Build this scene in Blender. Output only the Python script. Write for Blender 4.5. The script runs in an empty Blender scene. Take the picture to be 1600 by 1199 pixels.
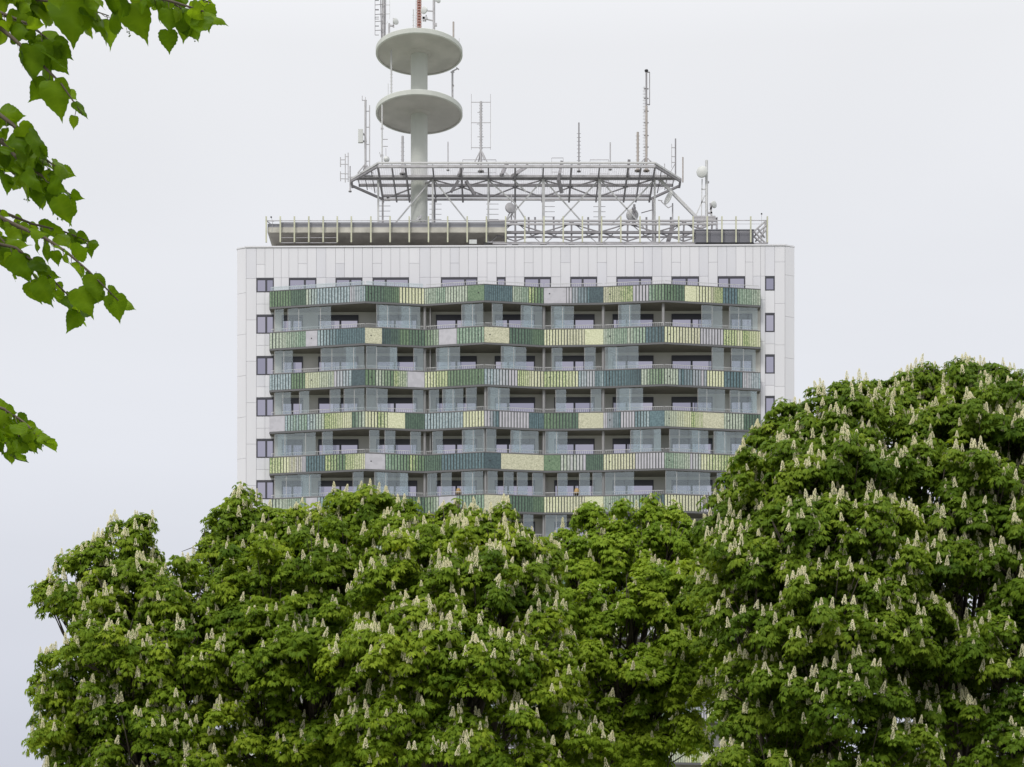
import bpy, math, random
import numpy as np
from mathutils import Vector, Matrix
R = math.radians
random.seed(7)
rng = np.random.default_rng(11)
S = bpy.context.scene
col = S.collection

# ------------------------------------------------------------------ camera, sky, sun, exposure
F = 2940.0        # focal length in pixels of the 1600 px wide photograph
HY = 1556.0       # the row of the horizon, below the frame: a level camera with a rise
EYE = 1.6
cam = bpy.data.cameras.new('camera'); cam_o = bpy.data.objects.new('camera', cam); col.objects.link(cam_o)
cam_o.location = (0, 0, EYE); cam_o.rotation_euler = (R(90), 0, 0)
cam.sensor_width = 36; cam.lens = F/1600*36
cam.shift_y = (HY-599.5)/1600
cam.clip_start = 0.1; cam.clip_end = 6000
S.camera = cam_o

SUN_EL, SUN_AZ = R(50), R(207)      # azimuth clockwise from +Y (north)
w = bpy.data.worlds.new('World'); S.world = w; w.use_nodes = True
nt = w.node_tree; nt.nodes.clear()
N = nt.nodes.new; L = nt.links.new
out = N('ShaderNodeOutputWorld'); bg = N('ShaderNodeBackground'); bg.inputs[1].default_value = 0.1
sky = N('ShaderNodeTexSky'); sky.sky_type = 'NISHITA'; sky.sun_disc = False
sky.sun_elevation = SUN_EL; sky.sun_rotation = SUN_AZ; sky.air_density = 1.5; sky.dust_density = 4
tc = N('ShaderNodeTexCoord'); sep = N('ShaderNodeSeparateXYZ'); L(tc.outputs['Generated'], sep.inputs[0])
cr = N('ShaderNodeValToRGB'); L(sep.outputs[2], cr.inputs[0])
e = cr.color_ramp.elements
e[0].position = 0.0; e[0].color = (.055, .058, .067, 1)
e[1].position = 1.0; e[1].color = (.25, .25, .25, 1)
for p, c in ((.13, (.0645, .0668, .0758)), (.27, (.0800, .0818, .0876)), (.45, (.0885, .0892, .0918)), (.6, (.13, .131, .134))):
    k = cr.color_ramp.elements.new(p); k.color = (*c, 1)
mul = N('ShaderNodeVectorMath'); mul.operation = 'SCALE'; L(cr.outputs[0], mul.inputs[0]); mul.inputs[3].default_value = 100
ns = N('ShaderNodeTexNoise'); ns.inputs['Scale'].default_value = 2.2; ns.inputs['Detail'].default_value = 5; ns.inputs['Distortion'].default_value = .6
mpn = N('ShaderNodeMapping'); mpn.inputs['Scale'].default_value = (1, 1, 2.5)
L(tc.outputs['Generated'], mpn.inputs[0]); L(mpn.outputs[0], ns.inputs['Vector'])
mr = N('ShaderNodeMapRange'); L(ns.outputs[0], mr.inputs[0]); mr.inputs[1].default_value = .3; mr.inputs[2].default_value = .7; mr.inputs[3].default_value = .955; mr.inputs[4].default_value = 1.03
m2 = N('ShaderNodeVectorMath'); m2.operation = 'SCALE'; L(mul.outputs[0], m2.inputs[0]); L(mr.outputs[0], m2.inputs[3])
mx = N('ShaderNodeMix'); mx.data_type = 'RGBA'; mx.inputs[0].default_value = .94
L(sky.outputs[0], mx.inputs[6]); L(m2.outputs[0], mx.inputs[7])
L(mx.outputs[2], bg.inputs[0]); L(bg.outputs[0], out.inputs[0])

sl = bpy.data.lights.new('sun', 'SUN'); sl.energy = 2.0; sl.angle = R(14); sl.color = (1, .97, .92)
so = bpy.data.objects.new('sun', sl); col.objects.link(so)
sd = Vector((math.sin(SUN_AZ)*math.cos(SUN_EL), math.cos(SUN_AZ)*math.cos(SUN_EL), math.sin(SUN_EL)))
so.rotation_euler = sd.to_track_quat('Z', 'Y').to_euler(); so.location = (0, 0, 120)
S.view_settings.view_transform = 'Standard'; S.view_settings.look = 'None'
S.view_settings.exposure = 0.0; S.view_settings.gamma = 1
S.render.engine = 'CYCLES'
S.cycles.max_bounces = 8; S.cycles.transparent_max_bounces = 24

# ------------------------------------------------------------------ helpers
def W(px, py, Y):
    "world point seen at photo pixel (px,py) at distance Y"
    return Vector(((px-800)*Y/F, Y, EYE+(HY-py)*Y/F))
def XW(px, Y): return (px-800)*Y/F
def ZW(py, Y): return EYE+(HY-py)*Y/F

def mat(name, color, rough=.6, metal=0, noise=0, nscale=5, bump=0, spec=.5, color2=None, streak=False):
    m = bpy.data.materials.new(name); m.use_nodes = True
    t = m.node_tree; b = t.nodes['Principled BSDF']
    b.inputs['Base Color'].default_value = (*color, 1); b.inputs['Roughness'].default_value = rough
    b.inputs['Metallic'].default_value = metal; b.inputs['Specular IOR Level'].default_value = spec
    if noise or color2 or bump:
        tcn = t.nodes.new('ShaderNodeTexCoord'); n = t.nodes.new('ShaderNodeTexNoise')
        n.inputs['Scale'].default_value = nscale; n.inputs['Detail'].default_value = 5
        mp = t.nodes.new('ShaderNodeMapping')
        if streak: mp.inputs['Scale'].default_value = (1, 1, .12)
        t.links.new(tcn.outputs['Object'], mp.inputs[0]); t.links.new(mp.outputs[0], n.inputs['Vector'])
        r = t.nodes.new('ShaderNodeValToRGB')
        c2 = color2 or tuple(max(0, c*(1-noise)) for c in color)
        r.color_ramp.elements[0].position = .35; r.color_ramp.elements[0].color = (*c2, 1)
        r.color_ramp.elements[1].position = .65; r.color_ramp.elements[1].color = (*color, 1)
        t.links.new(n.outputs[0], r.inputs[0]); t.links.new(r.outputs[0], b.inputs['Base Color'])
        if bump:
            bp = t.nodes.new('ShaderNodeBump'); bp.inputs['Strength'].default_value = bump
            t.links.new(n.outputs[0], bp.inputs['Height']); t.links.new(bp.outputs[0], b.inputs['Normal'])
    return m

def srgb(r, g, b, k=1.0):
    f = lambda c: (c/12.92 if c <= .04045 else ((c+.055)/1.055)**2.4)
    return tuple(min(.85, f(v/255)*k) for v in (r, g, b))

M = {}
M['panel'] = mat('white_facade_panel', (.61, .605, .64), .5, noise=.05, nscale=.6, streak=True)
M['panel2'] = mat('white_facade_panel_cooler', (.585, .582, .625), .5, noise=.07, nscale=.9, streak=True)
M['panel3'] = mat('white_facade_panel_lighter', (.63, .624, .66), .5, noise=.06, nscale=.5, streak=True)
M['joint'] = mat('panel_joint', (.25, .25, .27), .8)
M['wallgrey'] = mat('balcony_wall_render', (.46, .445, .42), .8, noise=.08, nscale=1.2)
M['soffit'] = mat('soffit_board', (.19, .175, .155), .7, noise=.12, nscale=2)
M['darkframe'] = mat('dark_aluminium', (.045, .045, .055), .4, metal=.2)
M['trim'] = mat('slab_edge_trim', (.10, .10, .105), .45)
M['column'] = mat('column_paint', (.24, .235, .24), .5)
M['back'] = mat('cladding_backing', (.035, .045, .045), .6)
M['galv'] = mat('galvanised_steel', (.42, .41, .425), .6, metal=.1, noise=.2, nscale=3)
M['steel_dark'] = mat('dark_steel', (.25, .24, .255), .6, metal=.1, noise=.2, nscale=3)
M['steel_light'] = mat('light_steel', (.52, .52, .52), .5, metal=.2, noise=.12, nscale=3)
M['concrete'] = mat('tower_concrete', (.52, .535, .50), .85, noise=.1, nscale=.9, streak=True)
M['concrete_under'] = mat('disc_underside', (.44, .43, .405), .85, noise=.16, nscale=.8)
M['ledge'] = mat('ledge_concrete', (.50, .48, .43), .85, noise=.3, nscale=1.2)
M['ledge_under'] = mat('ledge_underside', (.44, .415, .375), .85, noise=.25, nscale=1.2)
M['fascia'] = mat('roof_fascia_metal', (.21, .21, .235), .5, noise=.1, nscale=1)
M['post'] = mat('pale_yellow_post', (.50, .50, .37), .6, noise=.2, nscale=1.5)
M['whiteplastic'] = mat('antenna_plastic', (.50, .51, .50), .5)
M['red'] = mat('red_oxide_paint', (.36, .15, .11), .6, noise=.2, nscale=6)
M['rust'] = mat('brownish_mast', (.37, .33, .305), .6, noise=.2, nscale=4)
M['black'] = mat('black_rubber', (.02, .02, .022), .5)
M['greybox'] = mat('dark_grey_cladding', (.13, .13, .15), .5, noise=.06, nscale=1)
M['bark'] = mat('chestnut_bark', (.07, .055, .04), .9, noise=.5, nscale=6, bump=.4)
M['twig'] = mat('lime_twig', (.09, .07, .045), .8, noise=.3, nscale=30)
M['wicker'] = mat('wicker_weave', (.50, .33, .15), .8, noise=.35, nscale=30)
M['whitebulb'] = mat('white_globe', (.75, .72, .62), .3)
M['grate'] = mat('walkway_grating', (.75, .73, .77), .6)
M['ground'] = mat('meadow_ground', (.17, .20, .12), .95, color2=(.28, .27, .25), nscale=.15)

def window_glass(c=(.425, .41, .49), nm='coated_window_glass'):
    m = bpy.data.materials.new(nm); m.use_nodes = True
    b = m.node_tree.nodes['Principled BSDF']
    b.inputs['Base Color'].default_value = (*c, 1); b.inputs['Metallic'].default_value = 1
    b.inputs['Roughness'].default_value = .03
    return m
M['window'] = window_glass(); M['window2'] = window_glass((.36, .35, .43), 'coated_glass_dim_reflection'); M['window3'] = window_glass((.47, .45, .52), 'coated_glass_bright_reflection')  # dimmer and brighter tints imitate reflections that differ from pane to pane
def balcony_glass():
    m = bpy.data.materials.new('balcony_glass'); m.use_nodes = True
    t = m.node_tree; t.nodes.clear()
    o = t.nodes.new('ShaderNodeOutputMaterial'); a = t.nodes.new('ShaderNodeBsdfTransparent'); g = t.nodes.new('ShaderNodeBsdfGlossy')
    a.inputs[0].default_value = (.915, .94, .94, 1); g.inputs[0].default_value = (.90, .985, 1, 1); g.inputs['Roughness'].default_value = .02
    x = t.nodes.new('ShaderNodeMixShader'); x.inputs[0].default_value = .115
    t.links.new(a.outputs[0], x.inputs[1]); t.links.new(g.outputs[0], x.inputs[2]); t.links.new(x.outputs[0], o.inputs[0])
    return m
M['glass'] = balcony_glass()

def speckle(name, c1, c2, scale=9, rough=.5):
    m = bpy.data.materials.new(name); m.use_nodes = True
    t = m.node_tree; b = t.nodes['Principled BSDF']; b.inputs['Roughness'].default_value = rough
    tcn = t.nodes.new('ShaderNodeTexCoord'); n = t.nodes.new('ShaderNodeTexNoise'); n.inputs['Scale'].default_value = scale
    n.inputs['Detail'].default_value = 2
    r = t.nodes.new('ShaderNodeValToRGB'); r.color_ramp.elements[0].position = .44; r.color_ramp.elements[1].position = .56
    r.color_ramp.elements[0].color = (*c1, 1); r.color_ramp.elements[1].color = (*c2, 1)
    t.links.new(tcn.outputs['Object'], n.inputs['Vector']); t.links.new(n.outputs[0], r.inputs[0]); t.links.new(r.outputs[0], b.inputs['Base Color'])
    return m
K = .86
def mute(c, f=.31):
    l = c[0]*.3+c[1]*.59+c[2]*.11; return tuple(v*(1-f)+l*f for v in c)
PALC = {
 'G': ((84, 120, 80), (104, 138, 96), 9), 'DG': ((66, 100, 80), (84, 120, 94), 9), 'PG': ((156, 172, 148), (184, 198, 174), 9),
 'SG': ((112, 148, 120), (142, 174, 146), 9), 'LG': ((126, 158, 84), (192, 204, 132), 12), 'Y': ((192, 196, 142), (222, 223, 178), 16),
 'YB': ((176, 174, 138), (210, 207, 170), 16), 'B': ((72, 106, 116), (90, 126, 136), 9), 'LB': ((132, 156, 164), (162, 184, 192), 9),
 'DB': ((50, 76, 86), (64, 92, 100), 9), 'L': ((180, 177, 188), (188, 185, 196), 3)}
PALC = {k: (mute(v[0]), mute(v[1]), v[2]) for k, v in PALC.items()}
PAL = {k: speckle('cladding_'+k.lower(), srgb(*v[0], K), srgb(*v[1], K), v[2]) for k, v in PALC.items()}
def blend(a, b, st):
    "cladding colour st thirds of the way from a to b"
    if a == b or st == 0: return PAL[a]
    if st >= 3: return PAL[b]
    key = (a, b, st)
    if key not in PAL:
        f = st/3; mixc = lambda i: tuple(PALC[a][i][j]*(1-f)+PALC[b][i][j]*f for j in range(3))
        PAL[key] = speckle('cladding_blend', srgb(*mixc(0), K), srgb(*mixc(1), K), (PALC[a][2]+PALC[b][2])/2)
    return PAL[key]

class MB:
    "collects boxes, bars and tubes for ONE mesh object"
    def __init__(s): s.v = []; s.f = []; s.m = []; s.mats = []; s.smooth = []
    def mi(s, m):
        if m not in s.mats: s.mats.append(m)
        return s.mats.index(m)
    def faces(s, vs, fs, m, sm=False):
        o = len(s.v); k = s.mi(m); s.v += [tuple(v) for v in vs]
        for f in fs: s.f.append([o+i for i in f]); s.m.append(k); s.smooth.append(sm)
    def box(s, x0, x1, y0, y1, z0, z1, m):
        vs = [(x0,y0,z0),(x1,y0,z0),(x1,y1,z0),(x0,y1,z0),(x0,y0,z1),(x1,y0,z1),(x1,y1,z1),(x0,y1,z1)]
        s.faces(vs, [(0,3,2,1),(4,5,6,7),(0,1,5,4),(1,2,6,5),(2,3,7,6),(3,0,4,7)], m)
    def bar(s, p, q, a, m, b=None):
        p = Vector(p); q = Vector(q); b = b or a; d = (q-p)
        if d.length < 1e-6: return
        d.normalize(); up = Vector((0,0,1)) if abs(d.z) < .95 else Vector((0,1,0))
        u = d.cross(up).normalized(); v = u.cross(d).normalized(); u *= a/2; v *= b/2
        vs = [p-u-v, p+u-v, p+u+v, p-u+v, q-u-v, q+u-v, q+u+v, q-u+v]
        s.faces(vs, [(0,1,2,3),(4,7,6,5),(0,4,5,1),(1,5,6,2),(2,6,7,3),(3,7,4,0)], m)
    def tube(s, p, q, r, m, r2=None, n=8):
        p = Vector(p); q = Vector(q); r2 = r if r2 is None else r2; d = (q-p)
        if d.length < 1e-6: return
        d.normalize(); up = Vector((0,0,1)) if abs(d.z) < .95 else Vector((0,1,0))
        u = d.cross(up).normalized(); v = u.cross(d).normalized()
        c = [(math.cos(2*math.pi*i/n), math.sin(2*math.pi*i/n)) for i in range(n)]
        vs = [p+u*a*r+v*b*r for a, b in c]+[q+u*a*r2+v*b*r2 for a, b in c]
        s.faces(vs, [(i, (i+1)%n, n+(i+1)%n, n+i) for i in range(n)], m, True)
        s.faces(vs[:n], [tuple(range(n))[::-1]], m); s.faces(vs[n:], [tuple(range(n))], m)
    def path(s, pts, rads, m, n=7):
        "one continuous tapered tube through points"
        pts = [Vector(p) for p in pts]; o = len(s.v); k = s.mi(m)
        u = None
        for i, p in enumerate(pts):
            d = (pts[min(i+1, len(pts)-1)]-pts[max(i-1, 0)]).normalized()
            if u is None: u = d.cross(Vector((0.13, .9, .3))).normalized()
            u = (u-d*u.dot(d)).normalized(); v = d.cross(u)
            for j in range(n):
                a = 2*math.pi*j/n; s.v.append(tuple(p+(u*math.cos(a)+v*math.sin(a))*rads[i]))
        for i in range(len(pts)-1):
            for j in range(n):
                s.f.append([o+i*n+j, o+i*n+(j+1)%n, o+(i+1)*n+(j+1)%n, o+(i+1)*n+j]); s.m.append(k); s.smooth.append(True)
        s.f.append([o+j for j in range(n)][::-1]); s.m.append(k); s.smooth.append(False)
        s.f.append([o+(len(pts)-1)*n+j for j in range(n)]); s.m.append(k); s.smooth.append(False)
    def lathe(s, prof, c, m, n=96, axis=None, smooth=True):
        "prof: (radius, height) list, revolved about a vertical (or given) axis through c"
        c = Vector(c); o = len(s.v); k = s.mi(m)
        if axis is None: q = Matrix.Identity(3)
        else: q = Vector(axis).normalized().to_track_quat('Z', 'Y').to_matrix()
        for r, h in prof:
            for j in range(n):
                a = 2*math.pi*j/n; s.v.append(tuple(c+q@Vector((r*math.cos(a), r*math.sin(a), h))))
        for i in range(len(prof)-1):
            for j in range(n):
                s.f.append([o+i*n+j, o+i*n+(j+1)%n, o+(i+1)*n+(j+1)%n, o+(i+1)*n+j]); s.m.append(k); s.smooth.append(smooth)
    def prism(s, poly, z0, z1, m, mb=None):
        n = len(poly); vs = [(x,y,z0) for x,y in poly]+[(x,y,z1) for x,y in poly]
        s.faces(vs, [(i,(i+1)%n,n+(i+1)%n,n+i) for i in range(n)]+[tuple(range(n,2*n))], m)
        s.faces(vs[:n], [tuple(range(n))[::-1]], mb or m)
    def build(s, name, parent=None, origin=None):
        me = bpy.data.meshes.new(name)
        vs = s.v
        if origin is not None: o = Vector(origin); vs = [tuple(Vector(v)-o) for v in vs]
        me.from_pydata(vs, [], s.f)
        for m in s.mats: me.materials.append(m)
        me.polygons.foreach_set('material_index', s.m); me.polygons.foreach_set('use_smooth', s.smooth)
        me.update()
        ob = bpy.data.objects.new(name, me); col.objects.link(ob)
        if parent is not None: ob.parent = parent
        if origin is not None: ob.location = origin
        return ob

def tag(o, label=None, cat=None, group=None, kind=None):
    if label: o['label'] = label
    if cat: o['category'] = cat
    if group: o['group'] = group
    if kind: o['kind'] = kind
    return o
def thing(name, label, cat, loc=(0,0,0), group=None, rz=0):
    o = bpy.data.objects.new(name, None); col.objects.link(o); o.location = loc; o.rotation_euler = (0, 0, rz)
    return tag(o, label, cat, group)

# ------------------------------------------------------------------ ground
g = MB(); g.box(-1500, 1500, -400, 2600, -.5, 0, M['ground'])
tag(g.build('ground'), kind='structure')

# ------------------------------------------------------------------ the tower block
BY = 129.0
bld = thing('apartment_tower', 'white panelled high-rise with rippling green, yellow and blue striped balconies', 'building', (0, BY, 0), rz=-.0092)
def bx(px, d=0): return (px-800)*(BY-d)/F            # local x for a pixel column on a plane d in front of the wall
def bz(py, d=0): return EYE+(HY-py)*(BY-d)/F
TOPZ = bz(384); FL = 2.84
XL, XR = bx(384), bx(1226)
ch = .28
# core: wall behind the panels
m = MB()
m.box(bx(369)+.05, bx(1241)-.05, .62, 18, 0, TOPZ-.25, M['joint'])
m.box(XL+.02, XR-.02, .06, .62, 0, TOPZ-.2, M['joint'])
m.build('core', bld)
WZ0 = bz(433)                                        # head of the top windows
wins_top = [(451,494,.58),(524,566,.55),(582,639,.36),(689,746,.66),(776,790,0),(819,861,.56),(891,933,.46),(963,1019,.66),(1049,1092,.55),(1121,1164,.42)]
edges = [384,400,427,451,494,524,566,582,639,689,746,776,790,819,861,891,933,963,1019,1049,1092,1121,1164,1188,1195,1210,1226]
cols = []
for a, b in zip(edges[:-1], edges[1:]):
    n = max(1, round((b-a)/14.6))
    for i in range(n): cols.append((a+(b-a)*i/n, a+(b-a)*(i+1)/n))
rowhead = [433, 490.5]+[490.5+64.75*i for i in range(1, 20)]
rowfoot = [455.5]+[455.5+64.75*i for i in range(1, 20)]
def in_win(a, b, zt, zb):
    c = (a+b)/2
    return False
pm = MB(); G_ = .008
def panel(a, b, y0, y1, m=pm):
    m.box(bx(a)+G_, bx(b)-G_, .0, .05, bz(y1)+G_, bz(y0)-G_, M[random.choice(('panel', 'panel', 'panel2', 'panel3'))])
for i, (a, b) in enumerate(cols):
    c = (a+b)/2
    left = 400 <= c <= 427; right = 1195 <= c <= 1210
    if left or right:
        split = 413 if (i % 4 == 2 or right) else None
        y = 386
        if left and c < 414: panel(a, b, 386, 412); panel(a, b, 412, 433)
        elif right: panel(a, b, 386, 433)
        else: panel(a, b, 386, 433)
        for k in range(18):
            y0 = rowfoot[k]; y1 = rowhead[k+1]; ym = (y0+y1)/2+1
            if y0 > 1500: break
            if left or (not left and k > 0): panel(a, b, y0, ym); panel(a, b, ym, y1)
            else: panel(a, b, y0, y1)
    elif c < 400 or c > 1210:
        off = 434 if c < 400 else 411
        y = 386; yy = off
        while y < 1600:
            panel(a, b, y, yy); y = yy; yy += 64.75
    else:
        under = any(p <= c <= q for p, q, _ in wins_top)
        if under:
            if i % 4 == 2: panel(a, b, 386, 411); panel(a, b, 411, 433)
            else: panel(a, b, 386, 433)
        else:
            nx = c > 1164 or c < 451
            if i % 4 == 2: panel(a, b, 386, 411); panel(a, b, 411, 470)
            elif i % 2: panel(a, b, 386, 433); panel(a, b, 433, 470)
            else: panel(a, b, 386, 433); panel(a, b, 433, 470)
        if c < 427 or c > 1188:
            y = 470
            while y < 1600: panel(a, b, y, y+64.75); y += 64.75
# angled corner panels left and right, and side walls
for s_, xe, xo, off in ((-1, XL, bx(369), 456), (1, XR, bx(1241.5), 431)):
    y = 386; yy = off
    while y < 1620:
        z1 = bz(y)-G_; z0 = bz(yy)+G_
        p = [(xe-s_*0+s_*G_, 0), (xo, ch), (xo, ch+.05), (xe+s_*G_, .05)]
        if s_ > 0: pass
        else: p = p[::-1]
        pm.prism(p, z0, z1, M['panel'])
        y = yy; yy += 64.75
    for j in range(24):
        ya, yb = ch+.06+j*.72, ch+.06+(j+1)*.72-.02
        pm.box(min(xo, xo-s_*.05), max(xo, xo-s_*.05), ya, yb, 0, TOPZ-.05, M['panel'])
pm.build('facade_panels', bld)
cp = MB()
cp.box(XL-.02, XR+.02, -.05, .45, TOPZ-.08, TOPZ+.02, M['panel'])
cp.prism([(bx(368), ch), (XL-.02, -.03), (XL-.02, .45), (XL-.02, 18), (bx(368), 18)], TOPZ-.08, TOPZ+.02, M['panel'])
cp.prism([(XR+.02, -.03), (bx(1242), ch), (bx(1242), 18), (XR+.02, 18), (XR+.02, .45)], TOPZ-.08, TOPZ+.02, M['panel'])
cp.box(XL-.02, XR+.02, .45, 18, TOPZ-.3, TOPZ-.12, M['joint'])
cp.build('roof_coping', bld)
# rendered wall behind the balconies
wm = MB(); wm.box(bx(427)+.01, bx(1188)-.01, .0, .055, 0, bz(470)-.012, M['wallgrey']); wm.build('balcony_wall', bld)

def window(a, b, z0, z1, mull, name='window', inset=True):
    x0, x1 = bx(a), bx(b); fr = .07; y0 = -.012 if inset else -.06; yo = 0 if inset else -.055; hd = .14 if inset else .38  # balcony windows: taller dark head stands in for the soffit mirrored in the panes
    f = MB()
    D = M['darkframe']
    f.box(x0, x0+fr, y0, .08, z0, z1, D); f.box(x1-fr, x1, y0, .08, z0, z1, D)
    f.box(x0+fr, x1-fr, y0, .08, z1-hd, z1, D); f.box(x0+fr, x1-fr, y0, .08, z0, z0+fr, D)
    f.box(x0+fr, x1-fr, .06+yo, .085+yo, z0+fr, z1-hd, D)
    ms = []
    if mull:
        xm = x0+(x1-x0)*mull; f.box(xm-.055, xm+.055, y0+.004, .06+yo, z0+fr, z1-hd, D); ms = [(x0+fr, xm-.055), (xm+.055, x1-fr)]
    else: ms = [(x0+fr, x1-fr)]
    w_ = f.build(name, bld)
    for p, q in ms:
        gmb = MB(); gmb.box(p+.015, q-.015, .03+yo+random.uniform(-.004, .004), .05+yo, z0+fr+.01, z1-hd-.015, M[random.choice(('window', 'window', 'window2', 'window3'))]); gmb.build('pane', w_)
for k in range(6):
    window(400, 427.5, bz(rowfoot[k]), bz(rowhead[k]), .56)
for k in range(5):
    window(1195, 1210, bz(rowfoot[k]), bz(rowhead[k]), 0)
for a, b, mu in wins_top: window(a, b, bz(472), WZ0, mu)
brow = [(440,473,.5),(497,560,.55),(588,652,.45),(681,745,.5),(773,836,.33),(866,929,.5),(957,1021,.34),(1049,1113,.49),(1141,1175,.5)]
for k in range(1, 8):
    zt = bz(rowhead[k]+1.5); zb = zt-2.02
    for j, (a, b, mu) in enumerate(brow):
        window(a, b, zb, zt, mu, inset=False)

# balcony line: (pixel column, metres in front of the wall)
kink = [(420.5, .62), (570.5, 1.68), (663.5, 1.10), (757, 1.78), (850, 1.14), (943, 1.26), (1038.5, 1.70), (1188, .66)]
kp = [(bx(p, d), -d) for p, d in kink]
def on_line(px, off=0):
    "local (x,y) of the balcony front at a pixel column, pushed back by off"
    for (p0, d0), (p1, d1) in zip(kink[:-1], kink[1:]):
        if px <= p1 or p1 == 1188:
            t = (px-p0)/(p1-p0); x = bx(p0, d0)+(bx(p1, d1)-bx(p0, d0))*t; return Vector((x, -(d0+(d1-d0)*t)+off))
def sections(a, b):
    "split a pixel range at the kinks"
    xs = [a]+[p for p, _ in kink if a+.5 < p < b-.5]+[b]
    return list(zip(xs[:-1], xs[1:]))
def plank(mb, p, q, back, thick, z0, z1, m):
    d = (q-p).normalized(); n = Vector((-d.y, d.x))     # points away from the camera
    a = p+n*back; b = q+n*back; c = b+n*thick; e_ = a+n*thick
    mb.prism([(a.x,a.y),(b.x,b.y),(c.x,c.y),(e_.x,e_.y)], z0, z1, m)

# cladding pattern of each floor: (end column, colour, second colour, style) style p plain, w wide slats, n narrow slats
P1 = [(455,'G','G','w'),(478,'DG','DG','n'),(500,'PG','LB','w'),(547,'LB','LB','w'),(571,'L','LB','n'),(600,'DG','DG','w'),(624,'DG','G','n'),(663.5,'Y','Y','w'),
 (696,'PG','SG','n'),(731,'PG','PG','w'),(757,'G','G','p'),(801,'B','B','n'),(826,'PG','SG','n'),(850,'LG','G','w'),(885,'L','L','p'),(922,'L','B','w'),(943,'DB','DB','p'),
 (989,'YB','LG','n'),(1014,'L','L','w'),(1038.5,'SG','G','w'),(1070,'G','DG','w'),(1088,'Y','Y','p'),(1111,'Y','Y','w'),(1129,'YB','LG','n'),(1152,'B','B','w'),(1188,'SG','PG','n')]
P2 = [(441,'PG','PG','w'),(478,'PG','SG','n'),(496,'L','L','p'),(530,'LB','B','w'),(570.5,'B','B','n'),(597,'YB','YB','p'),(625,'DB','DG','n'),(663.5,'G','DG','w'),
 (686,'G','PG','w'),(714,'L','L','p'),(757,'SG','SG','w'),(796,'YB','YB','p'),(825,'DG','DG','w'),(850,'DG','G','n'),(914,'Y','YB','w'),(943,'Y','YB','p'),
 (980,'PG','SG','n'),(1009,'PG','SG','w'),(1038.5,'B','DB','w'),(1094,'Y','YB','w'),(1130,'L','L','w'),(1160,'LG','Y','w'),(1188,'LG','Y','n')]
P3 = [(455,'LB','LB','w'),(477,'G','G','w'),(522,'Y','PG','n'),(550,'L','LB','w'),(570.5,'DB','DB','p'),(587,'G','G','w'),(615,'PG','G','w'),(637,'LG','PG','n'),(663.5,'L','L','p'),
 (700,'Y','LG','w'),(757,'G','G','w'),(809,'LB','L','w'),(830,'LG','Y','n'),(850,'Y','YB','w'),(904,'LG','Y','w'),(930,'LB','L','w'),(943,'B','LB','n'),
 (980,'B','B','w'),(1002,'B','DB','n'),(1038.5,'PG','G','w'),(1060,'PG','PG','w'),(1104,'B','L','w'),(1131,'Y','Y','w'),(1160,'B','B','w'),(1188,'L','LB','n')]
P4 = [(445,'L','L','p'),(480,'LB','SG','w'),(507,'LB','PG','w'),(550,'LG','Y','n'),(570.5,'DG','PG','w'),(590,'Y','Y','w'),(606,'LG','Y','w'),(633,'Y','YB','p'),(663.5,'DG','DG','n'),
 (724,'LB','LB','w'),(757,'Y','Y','w'),(780,'L','B','w'),(827,'L','L','w'),(850,'B','B','n'),(904,'G','DG','w'),(943,'YB','YB','p'),
 (970,'L','B','n'),(992,'L','L','w'),(1015,'B','LB','w'),(1038.5,'B','B','p'),(1080,'PG','Y','n'),(1098,'LG','Y','n'),(1131,'YB','YB','p'),(1162,'PG','PG','w'),(1188,'DG','DG','w')]
P5 = [(452,'LG','Y','w'),(478,'YB','L','n'),(508,'B','B','w'),(540,'LG','G','w'),(570.5,'LG','Y','n'),(602,'L','L','p'),(640,'SG','G','w'),(663.5,'LG','G','w'),
 (690,'DG','DG','n'),(757,'B','B','w'),(783,'DB','DB','p'),(850,'YB','YB','p'),(876,'G','G','p'),(916,'PG','L','w'),(943,'DG','DG','n'),
 (993,'Y','YB','w'),(1038.5,'L','L','w'),(1078,'SG','PG','n'),(1095,'L','PG','w'),(1140,'Y','LG','w'),(1188,'YB','YB','n')]
PATS = [P1, P2, P3, P4, P5, P2, P3, P4, P5, P2, P3, P4]
GL = [
 [(428,443),(449,517),(588,657),(721,755),(769,786),(814,848),(861,897),(966,1001),(1096,1129),(1139,1184)],
 [(428,457),(501,569),(572,621),(646,662),(681,719),(783,823),(862,879),(913,931),(945,998),(1112,1131),(1142,1181)],
 [(428,454),(467,483),(515,532),(537,569),(572,606),(645,662),(670,686),(691,724),(728,745),(762,797),(868,885),(923,940),(963,1005),(1090,1133),(1140,1183)],
 [(428,493),(503,520),(577,593),(601,618),(641,658),(675,692),(722,756),(760,776),(798,842),(852,887),(985,1033),(1046,1107),(1115,1184)],
 [(428,501),(551,568),(585,638),(667,683),(689,706),(721,755),(762,778),(787,803),(808,825),(832,849),(871,887),(905,922),(926,941),(945,991),(1040,1110),(1120,1184)],
 [(428,470),(500,550),(610,655),(678,696),(760,800),(818,834),(852,886),(950,985),(1058,1073),(1110,1150)],
 [(428,500),(560,569),(590,650),(700,755),(790,848),(900,940),(1000,1036),(1100,1180)]]
COLS = [[663.5,850,943,1037],[663.5,850,943],[663.5,759,850,943],[663.5,757,850,943],[663.5,759,850,943],[663.5,850,943],[663.5,850,943]]
ZT0 = bz(445.5, 1.68)
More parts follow.
